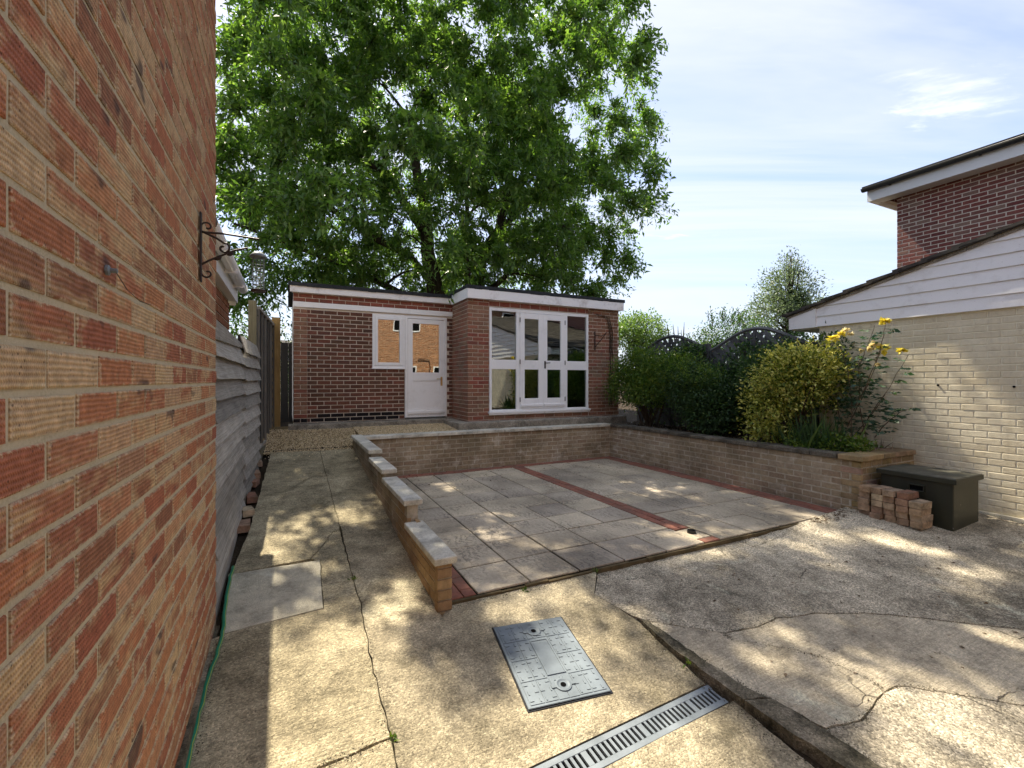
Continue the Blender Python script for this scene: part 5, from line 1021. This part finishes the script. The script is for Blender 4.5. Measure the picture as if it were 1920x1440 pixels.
c = q(1440, 640, 20); t = thing('far_hedge', (c.x, 22, .3), 'yellow green hedge far behind the silvery tree', 'hedge'); shrub(t, [((c.x - 1, 22, 2.4), (3, 1, 1.2)), ((c.x + 4, 22, 2.6), (3, 1, 1.3)), ((c.x - 5, 24, 2.0), (4, 1, 1.1))], 4500, .2, .5, 'leaf_pale', 3)
c = q(480, 640, 16); t = thing('far_shrub', (c.x, 16, .3), 'green shrubbery behind the framed fence panel on the path side', 'shrub'); shrub(t, [((c.x, 16, 2.0), (2.2, 1, 1.5)), ((c.x + 1.6, 17, 1.6), (1.2, 1, 1.3)), ((c.x - 1.5, 15, 3.0), (1.5, 1, 1.5))], 5200, .14, .45, 'leaf_dark', 4)
# ---- the big tree behind the summerhouse
big = thing('big_tree', (4.7, 14, .4), 'large spreading green tree towering behind the summerhouse', 'tree')
TY = 14.0
stems = [([(838, 640), (835, 590), (818, 545), (803, 470), (795, 400), (778, 300), (765, 220)], TY, .36), ([(838, 640), (865, 590), (888, 545), (905, 480), (935, 430), (955, 330), (962, 250)], TY + .4, .34), ([(830, 600), (770, 560), (720, 535), (665, 505), (600, 480), (520, 450), (440, 420)], TY - .3, .13), ([(850, 600), (900, 560), (960, 505), (1030, 455), (1085, 425)], TY - .2, .13),
         ([(905, 480), (925, 440), (1000, 370), (1050, 290)], TY + .3, .16), ([(795, 430), (740, 350), (665, 280)], TY, .17), ([(818, 545), (770, 480), (690, 440), (610, 380), (520, 330), (430, 280)], TY + 1, .13), ([(880, 560), (870, 470), (875, 380), (862, 290)], TY - .8, .12)]
nodes = []; sm_ = MB()
for pl_, Y, r0 in stems:
    pts = [atY(x, y, Y + i * R.uniform(-.12, .12)) for i, (x, y) in enumerate(pl_)]; k = len(pts); fine = []
    for i in range(k - 1):
        for j in range(3): fine.append(pts[i].lerp(pts[i + 1], j / 3) + Vector((R.uniform(-.04, .04), R.uniform(-.06, .06), 0)))
    fine.append(pts[-1]); m = len(fine); rs = [r0 * (1 - .78 * i / m) for i in range(m)]; sm_.tube(fine, rs, 8)
    for i in range(m // 3, m): nodes.append((fine[i], rs[i]))
CC = np.array([3.95, 14.2, 8.7]); RR = np.array([7.3, 7.2, 7.4]); dxz, dyz = sd.x / -sd.z, sd.y / -sd.z
clumps = []
while len(clumps) < 800:
    d = unit(NR.normal(0, 1, (1, 3)))[0]; rr_ = (.28 + .72 * NR.random()) ** .75; p = CC + d * rr_ * RR * (1 + .09 * math.sin(d[0] * 7 + d[2] * 5))
    if proj(p)[0] > 1225: continue
    if p[2] < 3.4 or (p[2] < 4.6 and NR.random() < .5): continue
    sx, sy = p[0] + dxz * (p[2] + .1), p[1] + dyz * (p[2] + .1)
    if sx < 2.2 and sy < 2.9 + .5 * math.sin(sx * 4): continue  # crown shaped for the light: clumps shading the left foreground are dropped
    if sx < 2.9 and sy < 1.3: continue
    if any((sx - a) ** 2 + (sy - b) ** 2 < r * r for a, b, r in ((3.6, 2.0, .3), (5.2, 2.0, .4), (4.4, 2.75, .35), (1.9, 3.8, .3), (4.6, 4.6, .45), (.3, 4.4, .2), (5.3, 3.6, .35))): continue  # gaps cut through the crown to let sun patches reach the ground
    if sx < 2.2 and sy < 3.6 and NR.random() < .35: continue
    pr = proj(p)
    if 640 < pr[0] < 985 and 395 < pr[1] and NR.random() < .4: continue
    if pr[0] < 330 and NR.random() < .6: continue
    if p[1] > 17 and NR.random() < .5: continue
    clumps.append(p)
for x, y in ((430, 520), (450, 560), (500, 545), (520, 500), (480, 480), (420, 460), (540, 520), (600, 505), (1150, 520), (1170, 480), (1120, 530), (1060, 520), (1000, 525), (700, 500), (640, 520)):
    clumps.append(np.array(atY(x, y, TY - 1 + R.uniform(-1, 1))))
for x, y in ((1160, 30), (1185, 90), (1205, 150), (1218, 220), (1222, 300), (1200, 370), (1175, 430), (1150, 200), (1160, 300), (1140, 390), (1100, 120), (1110, 250), (1120, 340), (1130, 470), (1080, 60), (1060, 400), (1080, 470), (1190, 260), (1170, 130), (1100, 430), (1085, 185), (1105, 205), (1125, 165), (1090, 300), (1200, 200), (1150, 90)):
    clumps.append(np.array(atY(x, y, TY + R.uniform(-.8, .8))))
clumps.sort(key=lambda p: np.linalg.norm(p - CC))
lb = MB(); P = []; D = []; tw = MB()
NP = [np.array(n_[0]) for n_ in nodes]; NRd = [n_[1] for n_ in nodes]
for p in clumps:
    arr = np.array(NP); dd = np.linalg.norm(arr - p, axis=1) + .8 * np.maximum(0, arr[:, 2] - p[2] + .3); i = int(dd.argmin()); s0 = Vector(arr[i]); e_ = Vector(p); ln = (e_ - s0).length
    if ln > .3:
        bend = Vector((R.uniform(-.12, .12), R.uniform(-.12, .12), .16)) * ln; r0 = min(NRd[i] * .75, .03 + .014 * ln); path_ = []
        for k in range(5): u = k / 4; path_.append(s0.lerp(e_, u) + bend * math.sin(math.pi * u))
        rs = [r0 * (1 - .75 * k / 4) for k in range(5)]; lb.tube(path_, rs, 5)
        for k in (2, 3, 4): NP.append(np.array(path_[k])); NRd.append(rs[k])
    out = unit((p - CC - np.array([0, 0, -2.]))[None])[0]
    for k in range(19):
        dv_ = NR.normal(0, .75, 3) + out * .6 + [0, 0, .15]; dv_ /= np.linalg.norm(dv_); Lt = NR.uniform(.35, .8); droop = NR.uniform(.25, .6)
        tpts = [p + dv_ * Lt * u + np.array([0, 0, -droop * u * u * Lt]) for u in (0, .5, 1.)]
        if k % 2 == 0: tw.tube([Vector(v) for v in tpts], [.009, .006, .003], 3, cap=False)
        nl = 22; u = NR.uniform(.12, 1.02, nl)[:, None]; base_ = p + dv_ * Lt * u + np.array([0, 0, -droop * Lt]) * u * u
        P.append(base_ + NR.normal(0, .045, (nl, 3))); D.append(dv_ * .5 + NR.normal(0, .65, (nl, 3)) + [0, 0, -.42])
sm_.add(lb.v, lb.f); sm_.build('trunk', 'bark', big, smooth=True); tw.build('twigs', 'bark', big); P = np.concatenate(P); D = np.concatenate(D); leaves('crown', P, D, NR.uniform(.07, .21, len(P)), .36, 'leaf_tree', big, fold=.05)
# weeds at joints and in the patio front edge
for k, (x, y, fn) in enumerate(((737, 1385, za), (1290, 1245, zb), (985, 1108, za), (1115, 1072, za), (1330, 1015, zb), (663, 1086, za))):
    p = onG(x, y, fn); t = thing('weed_tuft', (p[0], p[1], fn(*p)), ['small weed where the path crack forks in the foreground', 'mossy weed at the top end of the broken kerb', 'weed under the patio front edge nearest the stepped wall', 'weed under the patio front edge, second from the stepped wall', 'weed at the patio edge below the black pipe stub', 'tiny weed in the long path joint beside the cement patch'][k], 'weed', 'weeds in the joints'); tuft((p[0], p[1], fn(*p)), 14, .035, 'leaf_mid', t, W=.35)
# fallen leaves on the paving
def fallen(n):
    pts = []
    for _ in range(n):
        r_ = R.random()
        if r_ < .45: pts.append((R.uniform(1.1, 5.7), R.uniform(6.2, 7.2), .003))
        elif r_ < .75: x, y = R.uniform(5.1, 5.8), R.uniform(2.86, 3.02); pts.append((x, y, zb(x, y) + .004))
        else: x, y = R.uniform(2.5, 6.5), R.uniform(1.2, 2.8); pts.append((x, y, zb(x, y) + .004))
    P = np.array(pts); return tag(leaves('fallen_leaves', P, NR.normal(0, 1, (n, 3)) * [1, 1, .15], NR.uniform(.015, .04, n), .5, 'litter'), 'scattered dry leaf bits on patio and driveway', 'leaf litter', kind='stuff')
fallen(420)
n_ = 160; sx_ = NR.uniform(-.3, .9, n_); sy_ = 7.33 - np.abs(NR.normal(0, .22, n_)); tag(np_obj('stray_gravel', (np.stack([sx_, sy_, -.383 + .118 * sy_ + .004], 1)[:, None] + np.array([(1, 0, 0), (-.5, .85, 0), (-.5, -.85, 0), (0, 0, 1.1)])[None] * NR.uniform(.005, .011, (n_, 1, 1))).reshape(-1, 3), (np.array([(0, 1, 3), (1, 2, 3), (2, 0, 3)])[None] + 4 * np.arange(n_)[:, None, None]).reshape(-1, 3), 'gravel'), 'stray golden pebbles spilled onto the top of the path', 'gravel', kind='stuff')

# crumbs of grit, soil and moss along the cracks and edges
def grit():
    pts = []
    def along(pl, fn, n, sd_=.014):
        for _ in range(n):
            i = R.randrange(len(pl) - 1); u = R.random(); x = pl[i][0] * (1 - u) + pl[i + 1][0] * u + R.gauss(0, sd_); y = pl[i][1] * (1 - u) + pl[i + 1][1] * u + R.gauss(0, sd_); pts.append((x, y, fn(x, y) + .001, R.uniform(.0015, .005)))
    for c_, fn, n in zip(CRK, (zb, zb, zb, zb, za, zb, za, za), (420, 420, 420, 160, 260, 420, 120, 80)): along(c_, fn, n)
    along([(1.0, 2.985), (3, 2.985), (5.8, 2.985)], lambda x, y: za(x, y) if x < 2.25 else zb(x, y), 1100, .02); along([(2.09, 2.3), (2.09, 1.8), (2.13, 1.2)], za, 320, .02); along([(.88, 7.2), (.88, 5), (.88, 3.0)], za, 420, .018)
    along([(5.9, 2.83), (6.9, 2.8)], zb, 260, .04); along([(7.0, 2.6), (7.0, 1.6)], zb, 500, .06); along([(-.36, 3.2), (-.37, 2.4), (-.37, 1.8)], za, 300, .02)
    P = np.array(pts); n = len(P); base = np.array([(1, 0, 0), (-.5, .85, 0), (-.5, -.85, 0), (0, 0, .9)]); a = NR.uniform(0, 6.28, n); c, q_ = np.cos(a)[:, None], np.sin(a)[:, None]
    B = np.stack([base[None, :, 0] * c - base[None, :, 1] * q_, base[None, :, 0] * q_ + base[None, :, 1] * c, np.repeat(base[None, :, 2], n, 0)], 2) * P[:, 3][:, None, None] * NR.uniform(.6, 1.4, (n, 4, 1))
    V = (P[:, None, :3] + B).reshape(-1, 3); F = (np.array([(0, 1, 3), (1, 2, 3), (2, 0, 3)])[None] + 4 * np.arange(n)[:, None, None]).reshape(-1, 3)
    m = M('grit'); MT['grit'] = m.out(m.ramp(m.rnd(), [(0, (.03, .026, .018)), (.5, (.09, .075, .05)), (.8, (.06, .065, .03)), (.9, (.3, .26, .2)), (1, (.5, .45, .36))]), .95, None, .1)
    tag(np_obj('grit', V, F, 'grit'), 'dark grit and moss crumbs along the concrete cracks and edges', 'grit', kind='stuff')
grit()
